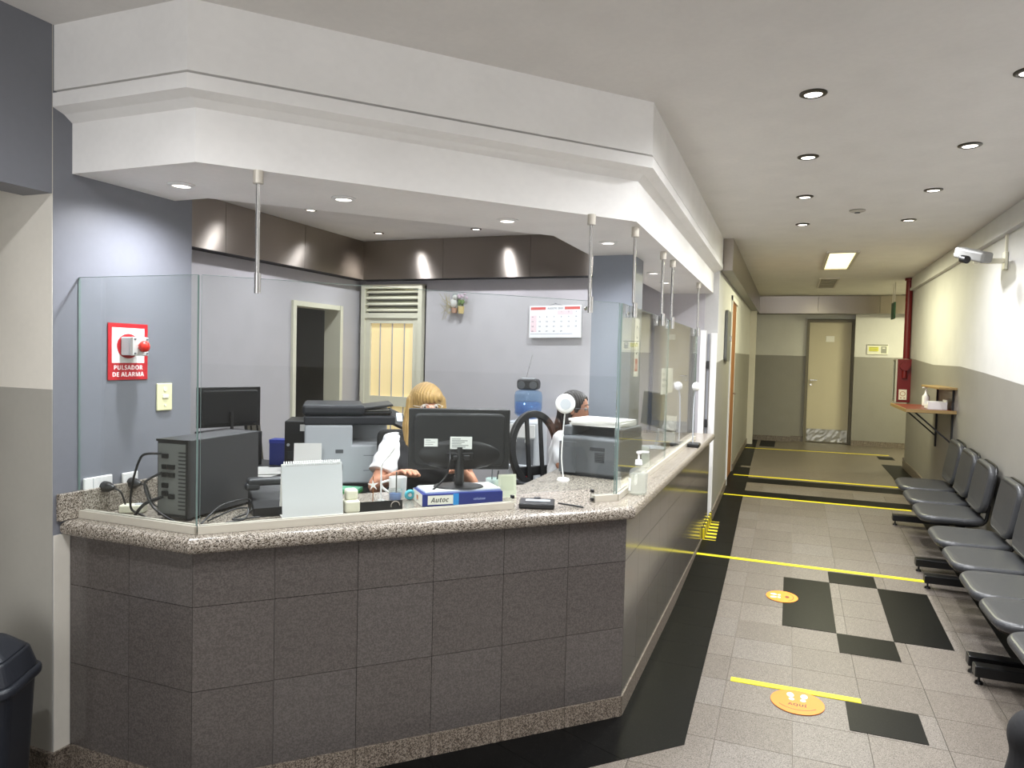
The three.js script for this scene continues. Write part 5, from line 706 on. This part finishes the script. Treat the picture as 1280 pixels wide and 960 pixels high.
function seated(o) {                                                  // faces local +z; origin on the floor under the seat
  const t = thing('person', o.label, 'person', o.pos, o.ry), s = o.seat, J = {
    pel: [0, s + 0.09, -0.02], wai: [0, s + 0.24, -0.02 + o.lean * 0.3], che: [0, s + 0.40, -0.01 + o.lean * 0.7], nec: [0, s + 0.545, -0.005 + o.lean], hea: add([0, s + 0.685, 0.025 + o.lean], o.headOff || [0, 0, 0]),
  };
  const A = [1, -1].map((k, i) => ({ sh: [k * 0.165, s + 0.485, -0.005 + o.lean * 0.85], el: o.elbow[i], wr: o.wrist[i] }));
  const L = [1, -1].map((k, i) => ({ hip: [k * 0.09, s + 0.075, 0.0], kn: o.knee?.[i] || [k * 0.115, s + 0.065, 0.42], an: o.ankle?.[i] || [k * 0.115, 0.085, 0.36], to: o.toe?.[i] || [k * 0.13, 0.035, 0.54] }));
  const hc = J.hea, hr = o.headRot || 0, ch = Math.cos(hr), sh = Math.sin(hr), hl = p => { const x = p[0] - hc[0], z = p[2] - hc[2]; return [x * ch - z * sh, p[1] - hc[1], x * sh + z * ch]; };
  const head = p0 => { const p = hl(p0); let d = ell(p, [0, 0.025, -0.012], [0.074, 0.092, 0.094]); d = smin(d, ell(p, [0, -0.045, 0.03], [0.054, 0.062, 0.058]), 0.04); d = smin(d, ell(p, [0, -0.092, 0.062], [0.02, 0.016, 0.018]), 0.03); d = smin(d, cap(p, [0, 0.012, 0.085], [0, -0.028, 0.106], 0.008, 0.0135), 0.014); for (const k of [-1, 1]) { d = Math.max(d, -smin(-d, 1, 0.0001)); d = smin(d, ell(p, [k * 0.075, -0.005, -0.008], [0.009, 0.03, 0.018]), 0.008); const e = ell(p, [k * 0.031, 0.008, 0.092], [0.017, 0.011, 0.012]); d = Math.max(d, -e); } d = smin(d, ell(p, [0, -0.058, 0.086], [0.022, 0.006, 0.01]), 0.006); d = smin(d, ell(p, [0, -0.068, 0.084], [0.018, 0.006, 0.01]), 0.006); return d; };
  const neck = p => cap(p, add(J.nec, [0, -0.03, -0.01]), add(hc, [0, -0.06, -0.02]), 0.056, 0.05);
  const arms = p => { let d = 1; for (const a of A) { d = Math.min(d, smin(cap(p, a.sh, a.el, 0.046, 0.038), cap(p, a.el, a.wr, 0.037, 0.025), 0.03)); } return d; };
  const legs = p => { let d = 1; for (const l of L) { let e = smin(cap(p, l.hip, l.kn, 0.082, 0.058), cap(p, l.kn, l.an, 0.056, 0.036), 0.04); e = smin(e, cap(p, add(l.an, [0, -0.035, -0.02]), l.to, 0.034, 0.028), 0.03); d = Math.min(d, e); } return d; };
  const torso = p => { const q = [p[0] * 0.74, p[1], p[2]]; const f = (a) => [a[0] * 0.74, a[1], a[2]]; let d = cap(q, f(J.pel), f(J.wai), 0.115, 0.098); d = smin(d, cap(q, f(J.wai), f(J.che), 0.098, 0.112), 0.06); d = smin(d, cap(q, f(J.che), f(J.nec), 0.112, 0.05), 0.05); for (const a of A) d = smin(d, cap(p, J.che, a.sh, 0.07, 0.05), 0.06); if (o.bust) for (const k of [-1, 1]) d = smin(d, ell(p, [k * 0.075, J.che[1] - 0.04, J.che[2] + 0.085], [0.07, 0.065, 0.055]), 0.05); return d; };
  const body = p => smin(smin(smin(torso(p), neck(p), 0.04), arms(p), 0.03), legs(p), 0.05);
  const H = A.map((a, i) => handSDF(a.wr, [a.wr[0] - a.el[0], a.wr[1] - a.el[1], a.wr[2] - a.el[2]], [0, -1, 0.05], [i ? 1 : -1, 0, 0.2], 0.7));
  const geos = [field(p => p[1] > hc[1] - 0.075 ? 1 : body(p), [-0.75, -0.03, -0.55], 1.5, 0.0165), field(p => Math.min(head(p), p[1] < hc[1] - 0.06 ? neck(p) : 1), [hc[0] - 0.15, hc[1] - 0.17, hc[2] - 0.15], 0.30, 0.0042)];
  A.forEach((a, i) => { if (!o.noHands) geos.push(field(H[i], [a.wr[0] - 0.16, a.wr[1] - 0.16, a.wr[2] - 0.16], 0.32, 0.0045)); });
  mesh('body', geos, o.skin, t);
  const shirt = p => { let d = torso(p); for (const a of o.sleeveMat ? [] : A) { const e = a.sh.map((v, k) => v + (a.el[k] - v) * o.sleeve); d = smin(d, cap(p, a.sh, e, 0.058, 0.05), 0.03); if (o.sleeve >= 1) d = smin(d, cap(p, a.el, a.wr.map((v, k) => a.el[k] + (v - a.el[k]) * 0.9), 0.05, 0.036), 0.02); } d -= 0.012; const fold = 0.003 * Math.sin(p[1] * 60 + p[0] * 30 + Math.sin(p[2] * 40) * 2); return Math.max(d + fold, p[1] - (J.nec[1] + 0.0), s + 0.04 - p[1]); };
  mesh('top', field(shirt, [-0.6, s - 0.1, -0.6], 1.2, 0.0135), o.topMat, t);
  if (o.sleeveMat) A.forEach(a => { const e = a.sh.map((v, k) => v + (a.el[k] - v) * o.sleeve), b = a.sh.map((v, k) => v + (a.el[k] - v) * (o.sleeve + 0.12)); mesh('sleeve', field(p => Math.max(cap(p, a.sh, b, 0.066, 0.072) + 0.003 * Math.sin(p[1] * 90 + p[0] * 50), ((p[0] - e[0]) * (a.el[0] - a.sh[0]) + (p[1] - e[1]) * (a.el[1] - a.sh[1]) + (p[2] - e[2]) * (a.el[2] - a.sh[2])) * 3), [a.sh[0] - 0.22, a.sh[1] - 0.36, a.sh[2] - 0.2], 0.46, 0.009), o.sleeveMat, t); });
  const pants = p => { let d = 1; for (const l of L) d = Math.min(d, smin(cap(p, l.hip, l.kn, 0.092, 0.07), cap(p, l.kn, l.an, 0.068, 0.056), 0.03)); d = smin(d, cap([p[0] * 0.74, p[1], p[2]], J.pel, add(J.pel, [0, 0.05, 0]), 0.12, 0.112), 0.05); const fold = 0.003 * Math.sin(p[1] * 45 + p[2] * 35); return Math.max(d - 0.004 + fold, p[1] - (s + 0.2), 0.1 - p[1]); };
  mesh('trousers', field(pants, [-0.5, 0.0, -0.35], 1.05, 0.0135), o.legMat, t);
  L.forEach(l => mesh('shoe', field(p => Math.max(smin(cap(p, add(l.an, [0, -0.035, -0.025]), l.to, 0.042, 0.034), ell(p, add(l.to, [0, 0, -0.02]), [0.042, 0.034, 0.07]), 0.02), 0.004 - p[1]), [l.an[0] - 0.2, -0.1, l.an[2] - 0.12], 0.4, 0.0095), M.blackPl, t));
  const eyes = [], iris = []; for (const k of [-1, 1]) { const e = (x, y, z) => [hc[0] + x * ch + z * sh, hc[1] + y, hc[2] - x * sh + z * ch]; eyes.push(sp(0.0118, ...e(k * 0.031, 0.006, 0.0765))); iris.push(sp(0.0068, ...e(k * 0.031, 0.006, 0.0828))); }
  mesh('eyes', eyes, mat(0xb9b2aa, 0.4), t); mesh('irises', iris, mat(0x3a2a20, 0.3), t);
  const brows = [], gl = []; const E = (x, y, z) => V(hc[0] + x * ch + z * sh, hc[1] + y, hc[2] - x * sh + z * ch);
  for (const k of [-1, 1]) { brows.push(tube([E(k * 0.014, 0.032, 0.092), E(k * 0.03, 0.037, 0.088), E(k * 0.048, 0.031, 0.074)], 0.003, 10)); if (o.glasses) { const ring = []; for (let i = 0; i < 18; i++) { const a = i / 18 * 6.2832; ring.push(E(k * 0.032 + Math.cos(a) * 0.024, 0.004 + Math.sin(a) * 0.018, 0.108 - Math.abs(k * 0.032 + Math.cos(a) * 0.024) * 0.12)); } gl.push(tube(ring, 0.0016, 36, true)); gl.push(tube([E(k * 0.057, 0.008, 0.10), E(k * 0.076, 0.01, 0.05), E(k * 0.082, 0.008, -0.01)], 0.0016, 10)); } }
  mesh('eyebrows', brows, o.hairMat, t);
  mesh('lips', [tube([E(-0.022, -0.061, 0.088), E(0, -0.059, 0.097), E(0.022, -0.061, 0.088)], 0.0035, 12), tube([E(-0.019, -0.067, 0.087), E(0, -0.069, 0.095), E(0.019, -0.067, 0.087)], 0.0038, 12)], mat(0xa8574e, 0.45), t);
  if (o.glasses) { gl.push(tube([E(-0.009, 0.01, 0.107), E(0, 0.013, 0.109), E(0.009, 0.01, 0.107)], 0.0016, 8)); mesh('glasses', gl, o.glasses, t); }
  const hair = p0 => {
    const p = hl(p0); let cap0 = ell(p, [0, 0.034, -0.018], [0.088, 0.098, 0.108]);
    const faceCut = ell(p, [0, -0.035, 0.10], [o.fringe ? 0.062 : 0.085, 0.095 + (o.fringe ? -0.02 : 0.03), o.fringe ? 0.075 : 0.095]); cap0 = Math.max(cap0, -faceCut);
    if (o.fringe) cap0 = smin(cap0, Math.max(ell(p, [0, 0.055, 0.02], [0.078, 0.058, 0.087]), 0.026 - p[1]), 0.01);
    let d = cap0; const len = o.hairLen;
    for (const k of [-1, 1]) { const hz = o.sideZ || 0, a = [k * 0.078, 0.03, -0.01 + hz], b = [k * 0.09, -0.10, hz], c = [k * (0.10 + (o.flare || 0)), -len, o.hairZ ?? 0.03]; d = smin(d, smin(cap(p, a, b, 0.03, 0.034), cap(p, b, c, 0.034, 0.020), 0.02), 0.02); }
    d = smin(d, smin(cap(p, [0, 0.0, -0.07], [0, -0.12, -0.085], 0.062, 0.062), cap(p, [0, -0.12, -0.085], [0, -len, -0.10], 0.062, 0.04), 0.03), 0.03);
    return d + 0.0022 * Math.sin((p[0] * 0.9 + p[2] * 0.7) * 330 + Math.sin(p[1] * 14) * 2);
  };
  const hs = Math.max(0.34, o.hairLen + 0.24); mesh('hair', hairUV(field(hair, [hc[0] - hs / 2, hc[1] + 0.16 - hs, hc[2] - hs / 2], hs, 0.0058)), o.hairMat, t);
  return t;
}
// the blonde clerk behind the big monitor
{
  const q = [-1.855, 0, -3.455], ry = Math.PI / 4 - 0.05;
  seated({ label: 'blonde woman with fringe and glasses sitting behind the big black monitor', pos: q, ry, seat: 0.615, lean: 0.05, sleeve: 0.7, sleeveMat: M.shirtWht, glasses: mat(0xd8d2c6, 0.3), bust: true, fringe: true, hairLen: 0.36, hairZ: 0.05, skin: M.skin, hairMat: M.hairBlond, topMat: M.shirtBlk, legMat: M.trousers, elbow: [[0.235, 0.89, 0.13], [-0.27, 0.90, 0.14]], wrist: [[0.13, 0.99, 0.32], [-0.20, 0.985, 0.34]] });
}
// the dark haired clerk in profile beside the laser printer
seated({ label: 'dark haired woman in white top sitting in profile beside the laser printer', pos: [-1.44, 0, -4.82], ry: Math.PI / 2, seat: 0.54, lean: 0.03, sleeve: 0.8, glasses: mat(0x8b8f96, 0.3), bust: true, hairLen: 0.40, hairZ: -0.06, sideZ: -0.045, skin: M.skin2, hairMat: M.hairDark, topMat: M.shirtWht, legMat: M.denim, elbow: [[0.25, 0.87, 0.06], [-0.25, 0.87, 0.04]], wrist: [[0.15, 1.0, 0.22], [-0.17, 1.0, 0.20]], knee: [[0.10, 0.62, 0.36], [-0.10, 0.62, 0.36]] });
// the visitor on the nearest bench, only a knee reaches into view
seated({ label: 'person in black trousers sitting on the bench, knee at the frame edge', pos: [1.155, 0, -2.5], ry: -Math.PI / 2 - 0.05, seat: 0.39, lean: -0.02, sleeve: 1, hairLen: 0.12, skin: M.skin2, hairMat: M.hairDark, topMat: M.shirtBlk, legMat: M.trousers, elbow: [[0.23, 0.66, 0.03], [-0.23, 0.66, 0.03]], wrist: [[0.12, 0.585, 0.22], [-0.12, 0.585, 0.22]], knee: [[0.125, 0.44, 0.40], [-0.125, 0.44, 0.40]], ankle: [[0.12, 0.085, 0.44], [-0.13, 0.085, 0.44]], toe: [[0.135, 0.035, 0.62], [-0.14, 0.035, 0.62]] });
renderer.render(scene, camera);
